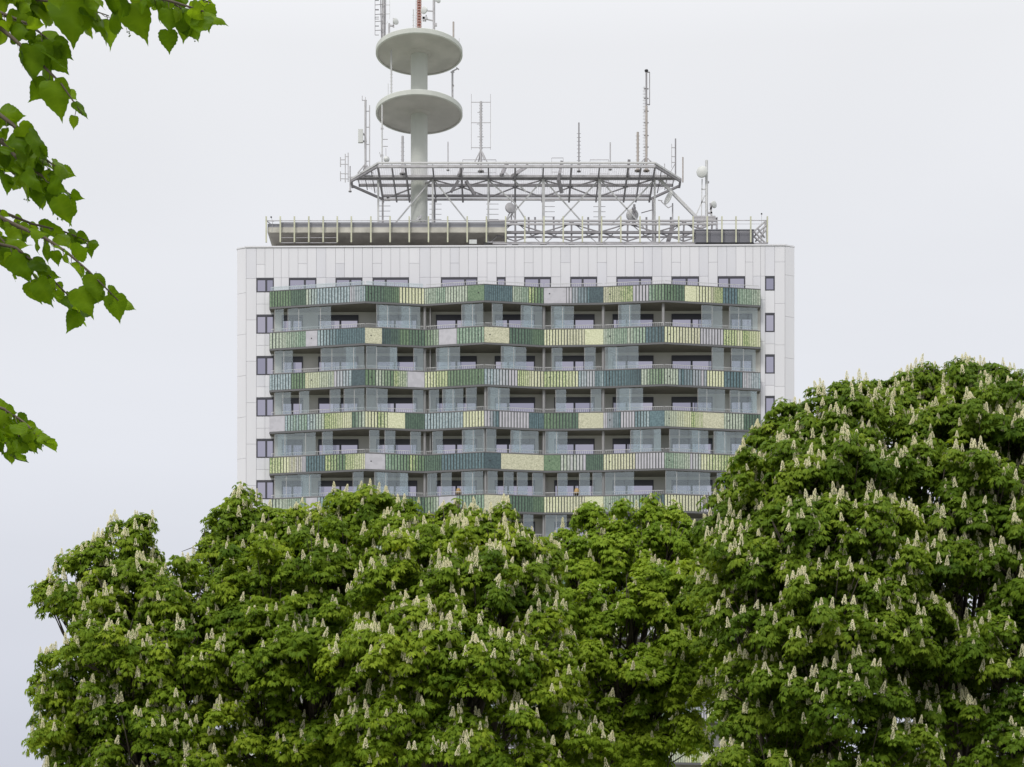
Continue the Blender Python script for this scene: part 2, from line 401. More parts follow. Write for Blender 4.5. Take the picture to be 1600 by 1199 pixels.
for k in range(12):
    zt = ZT0-k*FL; zb = zt-1.07; zs = zb-.13
    sm = MB()
    back = [(kp[-1][0], -.003), (kp[0][0], -.003)]
    ins = [(x, y+.06) for x, y in kp]
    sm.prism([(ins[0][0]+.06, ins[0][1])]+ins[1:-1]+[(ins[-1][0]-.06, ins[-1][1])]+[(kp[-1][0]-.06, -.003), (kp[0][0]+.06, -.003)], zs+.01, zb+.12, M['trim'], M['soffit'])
    for (a, b) in zip(range(7), range(1, 8)):
        p = Vector(kp[a]); q = Vector(kp[b])
        plank(sm, p, q, -.012, .07, zs+.002, zb, M['trim']); plank(sm, p, q, -.012, .09, zt, zt+.05, M['trim'])
    for s_, (x, y) in ((1, kp[0]), (-1, kp[-1])):
        sm.box(min(x, x+s_*.06), max(x, x+s_*.06), y+.06, -.004, zs+.002, zb, M['trim']); sm.box(min(x, x+s_*.06), max(x, x+s_*.06), y+.08, -.004, zt, zt+.05, M['trim'])
    bal = sm.build('balcony', bld)
    # striped cladding, one panel per colour field
    a0 = 420.5; pat = PATS[k]
    for (b0, c1, c2, st) in pat:
        cm = MB()
        for a, b in sections(a0, b0):
            p = on_line(a); q = on_line(b)
            if st == 'p':
                plank(cm, p+(q-p)*.004, q-(q-p)*.004, -.005, .035, zb+.012, zt-.012, PAL[c1])
            plank(cm, p, q, .032, .03, zb+.004, zt-.004, M['back'])
            if st != 'p':
                Ls = (q-p).length; pitch = (.205 if st == 'w' else .125); n = max(2, round(Ls/pitch)); fill = .68 if st == 'w' else .70
                for i in range(n):
                    t0 = (i+.5-fill/2*random.uniform(.88, 1.12))/n; t1 = (i+.5+fill/2)/n
                    cmat = blend(c1, c2, max(0, min(3, round(3*(i+.5)/n+random.uniform(-.5, .5)))))
                    plank(cm, p+(q-p)*t0, p+(q-p)*t1, -.005-.004*(i % 2), .034+.004*(i % 2), zb+.012, zt-.012, cmat)
        cm.build('cladding_panel', bal)
        a0 = b0
    for s_, (x, y), c in ((1, kp[0], pat[0][1]), (-1, kp[-1], pat[-1][1])):
        cm = MB(); cm.box(min(x, x+s_*.05), max(x, x+s_*.05), y+.04, -.006, zb+.012, zt-.012, PAL[c]); cm.build('end_panel', bal)
    for c in (487, 580, 672, 748, 766, 859, 953, 1046, 1138):
        p = on_line(c, -.012); z = zb+.55+(.12 if c in (672, 859) else 0)
        dm = MB(); dm.lathe([(0, .012), (.035, .012), (.045, 0), (.045, -.05)], (p.x, p.y, z), M['black'], 12, axis=(0, -1, 0)); dm.build('drain_spout', bal)
    if k < 7:
        for c in (576, 759, 842, 935, 1034):
            lm_ = MB(); x = bx(c); lm_.lathe([(0, .1), (.05, .08), (.06, .03), (.05, 0)], (x, -.003, zb-1.72), M['darkframe'], 12, axis=(0, -1, 0)); lm_.build('wall_light', bld)
    # handrail with thin bars behind the cladding
    if k < 8:
        hm = MB()
        for i in range(7):
            p = Vector(kp[i]); q = Vector(kp[i+1]); d = (q-p).normalized(); n = Vector((-d.y, d.x))
            p = p+n*.2+d*.08; q = q+n*.2-d*.08
            hm.bar((p.x, p.y, zt+.33), (q.x, q.y, zt+.33), .03, M['steel_light'])
            L_ = (q-p).length; nn = int(L_/.13)
            for j in range(nn+1):
                r_ = p+(q-p)*(j/nn); hm.box(r_.x-.008, r_.x+.008, r_.y-.008, r_.y+.008, zb+.05, zt+.32, M['steel_light'])
        hm.build('handrail', bal)
        if k == 0:
            gm = MB()
            for a, b in ((421, 470), (470, 520), (520, 569), (572, 617), (617, 662)):
                plank(gm, on_line(a+.6, .0), on_line(b-.6, .0), .10, .012, zt+.052, zt+.36, M['glass'])
            gm.build('glass_upstand', bal)
    # frameless sliding glass below this slab, standing on the next parapet
    if k < 7:
        z1 = zs+.0; z0 = zt-FL+.06
        for (a, b) in GL[k]:
            for sa, sb in sections(a, b):
                n = max(1, round((sb-sa)/17))
                for i in range(n):
                    qa, qb = sa+(sb-sa)*i/n, sa+(sb-sa)*(i+1)/n
                    gm = MB()
                    bk = .06+.03*(i % 2)
                    plank(gm, on_line(qa+.15), on_line(qb-.15), bk, .012, z0+.05, z1-.02, M['glass'])
                    if i % 2 == 0 and sb-sa > 22 and random.random() < .6:    # a parked leaf behind
                        plank(gm, on_line(qa+5), on_line(qb+3 if i < n-1 else qb-.3), bk+.06, .012, z0+.05, z1-.02, M['glass'])
                    if i == 0: plank(gm, on_line(qa+.12), on_line(qa+.85), bk-.008, .028, z0+.05, z1-.02, M['column'])
                    elif i % 2: plank(gm, on_line(qa+.0), on_line(qa+.6), bk-.01, .03, z0+.05, z1-.02, M['steel_light'])
                    plank(gm, on_line(qa+.1), on_line(qb-.1), bk-.03, .07, z0-.005, z0+.045, M['column'])
                    gm.build('glass_panel', bal)
        for c in COLS[k]:
            p = on_line(c, .3); cm = MB(); cm.tube((p.x, p.y, zs+.015), (p.x, p.y, zt-FL-1.0), .1, M['column'], n=16); cm.build('column', bal)
        # partition screens between the flats
        for c in (672, 852):
            p = on_line(c, .34); cm = MB(); cm.box(p.x-.03, p.x+.03, p.y, -.004, zt-FL-.9, zs+.008, M['column']); cm.build('partition_screen', bal)

# ------------------------------------------------------------------ roof edge: set back plant storey with overhanging ledge
LY = 131.0
def wbox(mb, pa, pb, ya, yb, Y, y2, m):
    mb.box(XW(pa, Y), XW(pb, Y), Y, y2, ZW(yb, Y), ZW(ya, Y), m)
rt = thing('roof_ledge', 'long low concrete ledge with grey metal fascia along left half of the roof edge', 'roof ledge', (XW(590, LY), LY, TOPZ))
o0 = rt.location
def put(mb, name, t): 
    ob = mb.build(name, t); ob.location = -Vector(t.location)
    # keep mesh in world metres: child offset cancels the parent's place
    return ob
m = MB(); wbox(m, 418, 795, 364, 355.5, LY, LY+2.4, M['ledge']) if False else None
zu = ZW(363.5, LY)
m = MB(); m.box(XW(418, LY), XW(792, LY), LY, LY+3, zu, ZW(355.5, LY), M['ledge']); put(m, 'concrete_edge', rt)
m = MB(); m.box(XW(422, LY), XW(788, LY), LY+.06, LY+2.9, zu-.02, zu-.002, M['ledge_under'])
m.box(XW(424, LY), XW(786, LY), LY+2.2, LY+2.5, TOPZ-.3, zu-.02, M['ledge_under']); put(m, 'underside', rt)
m = MB(); m.box(XW(418, LY), XW(438, LY), LY+.05, LY+2.9, ZW(355.5, LY)+.003, ZW(349.5, LY), M['fascia'])
m.box(XW(438, LY)+.01, XW(790, LY), LY+.05, LY+2.9, ZW(355.5, LY)+.003, ZW(347, LY), M['fascia']); put(m, 'metal_fascia', rt)
m = MB(); m.box(XW(733, LY), XW(745, LY), LY-.1, LY-.02, ZW(382, LY), ZW(375.5, LY), M['whiteplastic']); put(m, 'white_box', rt)

pf = thing('roof_guard_rail', 'thin steel guard rail with pale yellow posts running along the whole roof edge', 'railing', (0, LY-.2, TOPZ))
PY = LY-.2
posts = [416,438,460,482.5,505,527,549,579.5,609.5,639.5,669.5,699.5,730,760,790,820,850,880,910,940,970,1000,1030,1060.5,1083,1105,1128,1150,1173,1199]
for i, p in enumerate(posts):
    m = MB(); x = XW(p, PY); m.box(x-.05, x+.05, PY-.05, PY+.05, ZW(379, PY), ZW(338.5, PY), M['post'])
    put(m, 'post', pf)
m = MB()
for y, a, b, t in ((344.5, 416, 790, .045), (344, 1083, 1199, .045), (349.5, 1105, 1199, .02), (371, 438, 527, .03), (379, 438, 527, .04), (378, 760, 1083, .05), (362, 1083, 1199, .02), (344.5, 790, 1083, .03)):
    m.bar((XW(a, PY), PY+.075, ZW(y, PY)), (XW(b, PY), PY+.075, ZW(y, PY)), t, M['galv'])
m.bar(W(416, 345, PY+.08), W(437, 361, PY+3), .05, M['galv']); m.bar(W(416, 345, PY+.08), W(428, 346, PY+4), .05, M['galv'])
put(m, 'rail', pf)

# open truss, right half of the roof edge
tr = thing('roof_edge_truss', 'dark steel truss with crossed bracing along right half of the roof edge', 'steel frame', (XW(925, LY+.4), LY+.4, TOPZ))
TY = LY+.4
m = MB()
for yb_, t in ((345.5, .12), (350.5, .12), (363.5, .16)):
    m.bar((XW(760, TY), TY, ZW(yb_, TY)), (XW(1120, TY), TY, ZW(yb_, TY)), t, M['galv'] if yb_ < 360 else M['steel_dark'])
m.bar((XW(770, TY), TY, ZW(381, TY)), (XW(1095, TY), TY, ZW(381, TY)), .1, M['galv'])
m.bar((XW(762, TY+2), TY+2.4, ZW(349, TY)), (XW(1110, TY+2), TY+2.4, ZW(349, TY)), .1, M['steel_dark'])
put(m, 'chord', tr)
nod = [761+44*i for i in range(9)]
for i, n_ in enumerate(nod):
    m = MB(); m.bar(W(n_, 345, TY), W(n_+(893-n_)*.01, 381, TY+.1), .12, M['steel_dark']); m.box(XW(n_, TY)-.22, XW(n_, TY)+.22, TY-.04, TY+.2, ZW(383, TY)-.1, ZW(379, TY), M['black'])
    put(m, 'upright', tr)
m = MB()
for i in range(8):
    a, b = nod[i], nod[i+1]
    if i % 2: m.bar(W(a, 350, TY+.05), W(b, 363, TY+.05), .07, M['steel_dark']); m.bar(W(b, 363, TY+.05), W(a, 377, TY+.05), .07, M['steel_dark'])
    else: m.bar(W(a, 363, TY+.05), W(b, 350, TY+.05), .07, M['steel_dark']); m.bar(W(a, 363, TY+.05), W(b, 377, TY+.05), .07, M['steel_dark'])
    m.bar(W(a+4, 380, TY+.16), W(b, 346, TY+.16), .05, M['galv']) if i % 2 == 0 else m.bar(W(a, 346, TY+.16), W(b-4, 380, TY+.16), .05, M['galv'])
for x in (826, 836, 865, 919, 1010, 1048, 1090):
    m.bar(W(x, 340, TY+2), W(x+.5, 363, TY+2), .13, M['steel_dark'])
m.bar(W(1110, 350, TY+1), W(1060, 372, TY+1), .16, M['galv']); m.bar(W(1052, 350, TY+1), W(1044, 378, TY+1), .3, M['steel_dark'])
put(m, 'bracing', tr)

gb = thing('plant_screen', 'dark grey panelled box at right end of the roof edge', 'plant housing', (XW(1133, LY), LY, TOPZ))
m = MB()
xa, xb = XW(1087, LY), XW(1178, LY)
for i in range(4):
    a = xa+(xb-xa)*i/4; b = xa+(xb-xa)*(i+1)/4
    m.box(a+.01, b-.01, LY+.0, LY+3, ZW(379, LY), ZW(360, LY), M['greybox'])
m.box(xa, xb, LY+.04, LY+2.9, ZW(383, LY)-.3, ZW(379, LY)-.003, M['black'])
put(m, 'cladding', gb)
m = MB(); m.box(xa-.03, xb+.03, LY-.03, LY+3.03, ZW(360, LY)+.003, ZW(358.6, LY), M['fascia']); put(m, 'lid', gb)
sb = thing('corner_strut_frame', 'triangular lattice of grey struts at right corner of the roof edge', 'steel frame', (XW(1190, LY), LY, TOPZ))
m = MB()
for (a, b, c, d) in ((1197,345,1178,362),(1197,352,1178,370),(1197,360,1180,378),(1178,362,1196,380),(1197,345,1188,381),(1178,370,1190,380),(1197,344,1198,381),(1178,381,1200,380),(1184,357,1195,372)):
    m.bar(W(a, b, LY+.3), W(c, d, LY+.5), .09, M['galv'])
put(m, 'lattice', sb)

# ------------------------------------------------------------------ steel antenna platform (a flat hexagonal frame carried on legs)
NY, MY, FY = 131.4, 134.0, 137.1
pl = thing('antenna_platform', 'wide open steel platform of girders raised on braced legs above the roof', 'steel platform', (0, MY, TOPZ))
PZ = ZW(258, NY)
def pz(px, Y, dz=0): return Vector((XW(px, NY)*1.0, Y, PZ+dz))     # px measured on the near edge
xl, xr = XW(590, NY), XW(1024, NY); tl, tr_ = XW(549, MY), XW(1063, MY)
Yr = [NY, NY+.0, MY-.6, MY+.5, FY-.45, FY]
m = MB(); GS = M['galv']; GD = M['steel_dark']
m.bar((xl, NY, PZ+.14), (xr, NY, PZ+.14), .11, M['steel_light']); m.bar((xl, NY, PZ-.12), (xr, NY, PZ-.12), .15, GS)
m.bar((xl, FY, PZ), (xr, FY, PZ), .13, GS); m.bar((xl, FY-.6, PZ), (xr, FY-.6, PZ), .16, GD)
def span(Y):
    t = (Y-NY)/(MY-NY) if Y < MY else (FY-Y)/(FY-MY)
    return xl+(tl-xl)*t, xr+(tr_-xr)*t
for Y, t, mm in ((MY-.75, .14, GS), (MY-.5, .22, GD), (MY+.7, .16, GD)):
    a, b = span(Y); m.bar((a, Y, PZ), (b, Y, PZ), t, mm)
put(m, 'long_girder', pl)
for (x, tx) in ((xl, tl), (xr, tr_)):
    m = MB()
    m.bar((x, NY, PZ+.1), (tx, MY-.1, PZ+.08), .13, M['steel_light']); m.bar((x, NY, PZ-.12), (tx, MY-.2, PZ-.12), .12, GD)
    m.bar((tx, MY-.2, PZ+.05), (tx, MY+.9, PZ-.05), .15, GD)
    m.bar((tx, MY+.8, PZ), (x, FY, PZ), .14, GD)
    for t in (.25, .5, .75):
        m.bar((x+(tx-x)*t, NY+(MY-NY)*t, PZ), (x+(tx-x)*t, FY-.6-(FY-MY-1)*t, PZ), .06, GD)
    put(m, 'end_frame', pl)
crossx = [590, 612, 633, 676, 720, 763, 805, 849, 893, 937, 982, 1002, 1024]
for i, c in enumerate(crossx):
    m = MB(); x = XW(c, NY); m.bar((x, NY+.02, PZ-.02), (x, FY+.15, PZ-.1), .13 if i % 2 == 0 else .11, GD); put(m, 'cross_beam', pl)
m = MB()
for i in range(3, 10):
    a, b = XW(crossx[i], NY), XW(crossx[i+1], NY)
    if i % 2: m.bar((a, MY-.4, PZ-.1), (b, MY+.8, PZ-.1), .07, GD); m.bar((b, MY+.8, PZ-.1), (a, FY-.6, PZ-.1), .07, GD)
    else: m.bar((a, MY+.8, PZ-.1), (b, MY-.4, PZ-.1), .07, GD); m.bar((b, FY-.6, PZ-.1), (a, MY+.8, PZ-.1), .07, GD)
m.bar((XW(676, NY), MY-.4, PZ-.1), (XW(597, NY), FY-.5, PZ-.1), .08, GD); m.bar((XW(982, NY), MY+.8, PZ-.1), (XW(1024, NY), MY-.5, PZ-.1), .08, GD)
for a, y1, b, y2 in ((793,254,783,275),(826,258,800,276),(705,300,716,283),(728,283,742,305),(722,262,717,276),(878,252,872,284),(873,282,878,302),(983,250,980,280)):
    m.bar(W(a, y1, MY-1), W(b, y2, MY-1+.2), .2, GD)
put(m, 'bracing', pl)
m = MB()   # grating
yy = NY+.3
while yy < FY-.3:
    a, b = span(yy); m.bar((a+.1, yy, PZ+.13), (b-.1, yy, PZ+.13), .012, M['grate']); yy += .12
for i in range(150):
    x = tl+(tr_-tl)*(i+.5)/150
    lim = 0 if xl <= x <= xr else ((xl-x)/(xl-tl) if x < xl else (x-xr)/(tr_-xr))
    m.bar((x, NY+.2+(MY-NY)*lim, PZ+.145), (x, FY-.2-(FY-MY)*lim, PZ+.145), .014, M['grate'])
put(m, 'grating', pl)
legx = [(591,0),(598,1),(676,0),(679,1),(763,0),(805,1),(849,0),(937,0),(1020,1),(1023,0)]
for c, b in legx:
    Y = MY-.5 if b == 0 else FY-.3
    m = MB(); x = XW(c, Y)
    m.bar((x, Y, TOPZ-.1), (x, Y, PZ-.1), .2 if c in (849, 937) else .13, M['steel_light'] if b == 0 else GS); put(m, 'leg', pl)
m = MB(); Y = MY-.3
for a, y1, b, y2 in ((676,279,612,356),(676,279,738,357),(849,280,785,352),(849,280,910,348),(937,280,873,348),(937,280,1006,356),(1020,284,955,352),(763,282,805,318),(805,318,822,344),(785,265,822,300)):
    m.bar(W(a, y1, Y), W(b, y2, Y), .085, M['steel_light'])
m.bar(W(1022, 272, Y), W(1100, 352, Y), .2, M['steel_light'])
put(m, 'leg_brace', pl)
m = MB()
for c, y0, y1 in ((596, 315, 352), (676, 312, 350), (765, 312, 350), (853, 316, 346), (932, 324, 346)):
    Y = MY-.2; y = y0
    while y < y1:
        m.bar((XW(c-5, Y), Y-.1, ZW(y, Y)), (XW(c+14, Y), Y-.1, ZW(y, Y)), .03, GS); y += 8
put(m, 'ladder_rungs', pl)
m = MB()
for a, b, y0, y1 in ((723, 775, 250, 286), (862, 880, 247, 287), (922, 951, 250, 290)):
    Y = MY
    for p, q in (((a, y0), (b, y0)), ((a, y0), (a, y1)), ((b, y0), (b, y1)), ((a, (y0+y1)/2+2), (b, (y0+y1)/2+2)), ((a, y1-8), (b, y1-8))):
        m.bar(W(*p, Y), W(*q, Y), .035, GS)
put(m, 'access_cage', pl)

# ------------------------------------------------------------------ concrete mast with two discs
CY = 134.5; CX = XW(655, CY)
ct = thing('concrete_mast', 'round pale concrete mast carrying two flat discs on the roof', 'antenna tower', (CX, CY, TOPZ))
Z2, Z1 = ZW(86, CY), ZW(180, CY)
m = MB(); r = 13.1*CY/F
m.lathe([(r, 0), (r, Z2-TOPZ)], (0, 0, 0), M['concrete'], 48)
m.build('shaft', ct)
for zz, nm in ((Z1-TOPZ, 0), (Z2-TOPZ, 1)):
    m = MB(); RO = 67.8*CY/F
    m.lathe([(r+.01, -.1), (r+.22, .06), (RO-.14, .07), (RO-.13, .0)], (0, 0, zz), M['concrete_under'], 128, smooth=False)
    m.lathe([(RO-.13, 0), (RO-.02, 0), (RO, .02), (RO, .33), (RO-.03, .36), (RO-.35, .38), (r+.1, .55)], (0, 0, zz), M['concrete'], 128, smooth=False)
    m.build('disc', ct)
m = MB(); m.lathe([(.62, .3), (.62, .85), (.5, .95), (0, .95)], (0, 0, Z2-TOPZ), M['concrete'], 48); m.build('top_cap', ct)
T2, T1 = Z2+.36, Z1+.36

# ------------------------------------------------------------------ antennas
GA = 'antennas and aerials on the roof'
def rungs(m, x, Y, z0, z1, half, step, mt, r=.012, offs=0):
    z = z0
    while z < z1: m.bar((x-half+offs, Y, z), (x+half+offs, Y, z), r*2, mt); z += step
def antenna(label, px, yt, yb, Y, rad, mt, name='antenna_mast', zb=None, rung=None, cat='antenna', taper=1, foot=True):
    x = XW(px, Y); z0 = ZW(yb, Y) if zb is None else zb
    t = thing(name, label, cat, (x, Y, z0), GA)
    zt = ZW(yt, Y); m = MB(); m.tube((0, 0, 0), (0, 0, (zt-z0)), rad, mt, rad*taper, 10)
    m.build('pole', t)
    if rung:
        m = MB(); a, b, half, step = rung; rungs(m, 0, 0, ZW(b, Y)-z0, ZW(a, Y)-z0, half, step, mt); m.build('rungs', t)
    if foot:
        m = MB(); m.lathe([(0, 0), (rad*2.6, 0), (rad*2.6, .06), (rad*1.4, .1), (rad*1.2, .3), (0, .3)], (0, 0, 0), mt, 12); m.build('foot', t)
    return t, x, z0
def loc(t, px, py, Y): return W(px, py, Y)-Vector(t.location)
def extra(t, name, segs, Y, th, mt):
    m = MB()
    for a, b, c, d in segs: m.bar(loc(t, a, b, Y), loc(t, c, d, Y), th, mt)
    return m.build(name, t)
def tripod(t, px, yt, yb, Y, half, mt=None):
    m = MB(); mt = mt or M['galv']
    for dx, dy in ((-half, 0), (half, 0), (-half*.5, 1), (half*.55, -1)):
        m.bar(loc(t, px, yt, Y), loc(t, px+dx, yb, Y)+Vector((0, dy*.4, 0)), .07, mt)
    return m.build('tripod', t)
def dish(t, px, py, Y, rpx, axis, mt=None, depth=.25, drum=False, name='dish'):
    m = MB(); c = loc(t, px, py, Y); r = rpx*Y/F; mt = mt or M['whiteplastic']
    if drum: pr = [(0, depth*r*.5), (r*.93, depth*r*.4), (r, depth*r*.2), (r, -depth*r*.9), (r*.7, -depth*r*1.6), (0, -depth*r*1.8)]
    else: pr = [(0, 0), (r*.4, .05*r), (r*.75, .16*r), (r, .3*r), (r, .34*r), (r*.7, .2*r), (r*.4, .09*r), (0, .04*r)]
    m.lathe(pr, c, mt, 32, axis=axis)
    return m.build(name, t)
Gm, Dm, Lm = M['galv'], M['steel_dark'], M['steel_light']
# on the upper disc
t, _, _ = antenna('thick mast ringed with square wire loops on left rim of the upper disc', 599, -40, 0, CY, .12, Gm, zb=T2)
sg = []
for y in (7, 22, 33, 47, -8, -22):
    sg += [(599, y, 586, y+1), (586, y-6, 586, y+8), (586, y-6, 592, y-6), (586, y+8, 592, y+8)]
extra(t, 'wire_loop', sg, CY-.2, .035, Dm)
extra(t, 'side_pole', [(594, -30, 596, 60), (603, -30, 602, 58)], CY-.1, .06, Dm)
extra(t, 'right_bracket', [(599, 8, 609, 8), (599, 22, 609, 22), (609, -10, 609, 30), (599, -8, 609, -8), (603, 38, 606, 34)], CY-.1, .03, Lm)
t, _, _ = antenna('short post with small white drum dish beside the looped mast on upper disc', 608, 37, 0, CY-1.2, .07, Gm, name='dish_antenna', zb=T2)
extra(t, 'arm', [(608, 40, 615, 41), (615, 29, 615, 43)], CY-1.2, .1, Gm); dish(t, 618.5, 33.5, CY-1.2, 5, (.6, -.8, 0), drum=True)
t, _, _ = antenna('red lattice mast standing at the centre of the upper disc', 655, -40, 0, CY, .1, M['red'], zb=T2+.2)
m = MB()
for s_ in (-1, 1):
    for q in (-1, 1): m.bar((s_*.13, q*.13, .3), (s_*.13, q*.13, 6), .04, M['red'])
for i in range(26): m.bar((-.15*(-1)**i, -.13, .3+i*.2), (.15*(-1)**i, -.13, .5+i*.2), .035, M['red']); m.bar((-.19, -.13, .4+i*.2), (.19, -.13, .4+i*.2), .03, Lm)
m.build('lattice', t)
m = MB(); m.lathe([(.0, -.05), (.3, -.05), (.28, .32), (.16, .5), (0, .5)], (0, 0, .5), M['ledge'], 24); m.build('base_collar', t)
t, _, _ = antenna('grey mast with two small dishes on arms right of the red mast', 678, -30, 0, CY-.6, .09, Gm, name='dish_antenna', zb=T2+.1)
extra(t, 'arm', [(678, 18, 667, 17), (678, 33, 665, 30), (666, 24, 665, 34), (678, 2, 684, 1)], CY-.6, .07, Gm)
dish(t, 662.5, 16, CY-.8, 5.6, (-.5, -.9, 0), drum=True); dish(t, 685, 1, CY-.8, 3.8, (.5, -.9, 0), drum=True)
extra(t, 'bracket', [(662, 27, 662, 33), (660, 29, 668, 29), (681, 37, 681, 41)], CY-.8, .16, Gm)
m = MB(); 
for dx in (-.35, .35): m.bar((0, 0, .55), (dx, -.2, 0), .12, Gm)
m.build('tripod', t)
antenna('thin pale whip left of the red mast on upper disc', 650, -30, 0, CY-.9, .03, Lm, name='whip_antenna', zb=T2+.1)
antenna('short thin rod near the red mast base on upper disc', 646, 15, 0, CY-1.2, .04, Lm, name='whip_antenna', zb=T2+.1, rung=(22, 44, .08, .18))
antenna('stubby brownish rod near right rim of the upper disc', 708.5, 34.5, 0, CY-.6, .065, M['rust'], name='rod_antenna', zb=T2)
antenna('fine short whip at far right rim of the upper disc', 717.5, 60, 0, CY, .018, Lm, name='whip_antenna', zb=T2)
# on the lower disc
antenna('ribbed pale whip on left side of the lower disc', 611.5, 78, 0, CY-1, .055, Lm, name='rod_antenna', zb=T1, rung=(90, 148, .1, .24))
antenna('very thin whip left of the ribbed whip on lower disc', 606.5, 131, 0, CY-1.1, .02, Lm, name='whip_antenna', zb=T1)
t, _, _ = antenna('jointed grey rod rising from right rim of the lower disc', 707, 112, 0, CY-.6, .07, Gm, name='rod_antenna', zb=T1)
extra(t, 'head_bracket', [(706, 112, 714, 108), (713, 106, 717, 109), (704, 113, 710, 113)], CY-.6, .07, Gm)
extra(t, 'cable', [(707, 130, 709, 134), (709, 134, 706, 142), (706, 142, 708, 150)], CY-.7, .05, Gm)
t = thing('lamp_marker', 'tiny dark beacon on rear rim of the lower disc', 'beacon', (XW(635, CY-1.5), CY-1.5, T1-.05), None)
m = MB(); m.lathe([(0, 0), (.09, 0), (.09, .2), (.06, .3), (0, .34)], (0, 0, 0), M['black'], 12); m.build('housing', t)
# platform, left group
t, _, _ = antenna('tall double pole with white panel antenna and tripod at left end of platform', 571, 157, 268, MY-1.2, .075, Gm, zb=PZ)
extra(t, 'second_pole', [(577.5, 165, 577.5, 268)], MY-1.2, .07, Gm)
extra(t, 'spacer', [(571, y, 577.5, y) for y in (174, 199, 226, 252)]+[(566, 157, 573, 157), (566, 150, 566, 157), (571, 152, 571, 160)], MY-1.2, .045, Gm)
tripod(t, 571, 256, 271, MY-1.2, 12)
extra(t, 'panel_bracket', [(571, 212, 565, 208), (571, 222, 565, 220), (571, 205, 572, 222)], MY-1.2, .1, Gm)
m = MB(); c = loc(t, 563.5, 213, MY-1.4); m.box(c.x-.17, c.x+.17, c.y-.1, c.y+.1, c.z-.46, c.z+.46, M['whiteplastic']); m.build('panel_antenna', t)
t, _, _ = antenna('slim pale pole with side spikes in front of the lower disc left edge', 597, 164, 255, NY+.3, .05, Lm, zb=PZ)
extra(t, 'side_spike', [(597, 218, 606, 218), (597, 229, 606, 229), (603, 232, 603, 255), (593, 238, 595, 246)], NY+.3, .04, Gm)
extra(t, 'clamp', [(595, 201, 599, 201), (595, 243, 599, 243)], NY+.3, .1, Gm)
m = MB(); c = loc(t, 604, 249, NY+.2); m.lathe([(0, -.12), (.2, -.08), (.22, 0), (.2, .08), (0, .12)], c, M['whiteplastic'], 14, axis=(.3, -1, .2)); m.build('small_dish', t)
antenna('thick grey rod with rungs left of the concrete shaft', 629, 213, 290, NY+1.5, .085, Gm, name='rod_antenna', zb=PZ, rung=(222, 250, .13, .3))
t, _, _ = antenna('outrigger of folded dipoles sticking out past left tip of platform', 547, 260, 300, MY, .045, Gm, name='dipole_antenna')
extra(t, 'dipole', [(532, 246, 532, 261), (539.5, 241, 539.5, 285), (544, 239, 544, 284), (532, 268, 532, 283)], MY, .06, Gm)
extra(t, 'cross_bar', [(532, 250, 540, 250), (532, 257, 545, 257), (532, 271.5, 545, 272), (532, 279.5, 545, 280), (540, 245, 545, 245), (544, 277, 552, 277)], MY, .04, Gm)
antenna('bare whip on platform just right of the concrete shaft', 700, 222, 290, NY+.9, .04, Gm, name='whip_antenna', zb=PZ)
t, _, _ = antenna('ribbed mast framed by a tall wire rectangle, third of platform from left', 751.5, 159, 268, MY-1.5, .085, Gm, zb=PZ, rung=(162, 232, .14, .2))
Y = MY-1.5
extra(t, 'wire_frame', [(736.5, 147, 736.5, 234), (766.5, 147, 766.5, 234), (736.5, 160, 766.5, 160), (736.5, 192, 766.5, 192), (736.5, 231, 766.5, 231), (745, 194, 751, 194), (746, 176, 751, 176), (746, 214, 756, 214)], Y, .035, Gm)
tripod(t, 751.5, 234, 254, Y, 10)
antenna('dark slender mast with fine rungs right of platform middle', 904.5, 192, 290, MY-1.5, .05, Dm, zb=PZ, rung=(205, 275, .14, .27))
antenna('plain short whip right of the finely runged slender mast', 953.5, 223, 290, NY+.8, .045, Gm, name='whip_antenna', zb=PZ)
antenna('stout brownish rod with rungs left of the tallest mast', 996.5, 207, 290, NY+1, .085, M['rust'], name='rod_antenna', zb=PZ, rung=(212, 250, .15, .28))
t, _, _ = antenna('tallest mast near right end of platform with black top and side loop', 1010, 166, 260, NY+1, .085, M['rust'], zb=PZ)
Y = NY+1
extra(t, 'upper_pole', [(1010, 112, 1010, 168)], Y, .12, Dm)
extra(t, 'side_loop', [(1010, 113, 1015, 113), (1015, 113, 1015, 164), (1010, 163, 1015, 164)], Y, .06, Dm)
m = MB(); m.lathe([(0, .0), (.07, .02), (.14, .14), (.12, .2), (0, .22)], loc(t, 1010, 114, Y), M['black'], 14); m.build('beacon', t)
m = MB(); c = loc(t, 1006.5, 135, Y); c2 = loc(t, 1006.5, 245, Y); m.bar(c, c2, .03, Gm); rungs(m, c.x, 0, c2.z, c.z, .1, .22, Gm); m.build('aerial_ladder', t)
extra(t, 'bracket', [(1006, y, 1013.5, y) for y in (139, 154, 174, 192, 212, 230)]+[(1009, 139, 1009, 232)], Y, .06, Dm)
tripod(t, 1010, 245, 256, Y, 10)
t, _, _ = antenna('dark pole with parallel thin rod and stay near right tip of platform', 1055.5, 217, 270, MY-.4, .05, Dm, zb=PZ)
extra(t, 'thin_rod', [(1049.5, 225, 1049.5, 262), (1049.5, 231, 1055, 231), (1049.5, 245, 1055, 245), (1049.5, 254, 1055, 254)], MY-.4, .04, Gm); extra(t, 'stay', [(1055, 256, 1047, 270)], MY-.4, .05, Gm)
antenna('short vertical rod just off the right tip of platform', 1067, 246, 285, MY-.2, .05, M['rust'], name='rod_antenna', foot=False)
tl_ = bpy.data.objects[-1] if False else None
antenna('low thin rod between tallest mast and right tip of platform', 1038.5, 256, 290, MY-.6, .03, Gm, name='whip_antenna', zb=PZ)
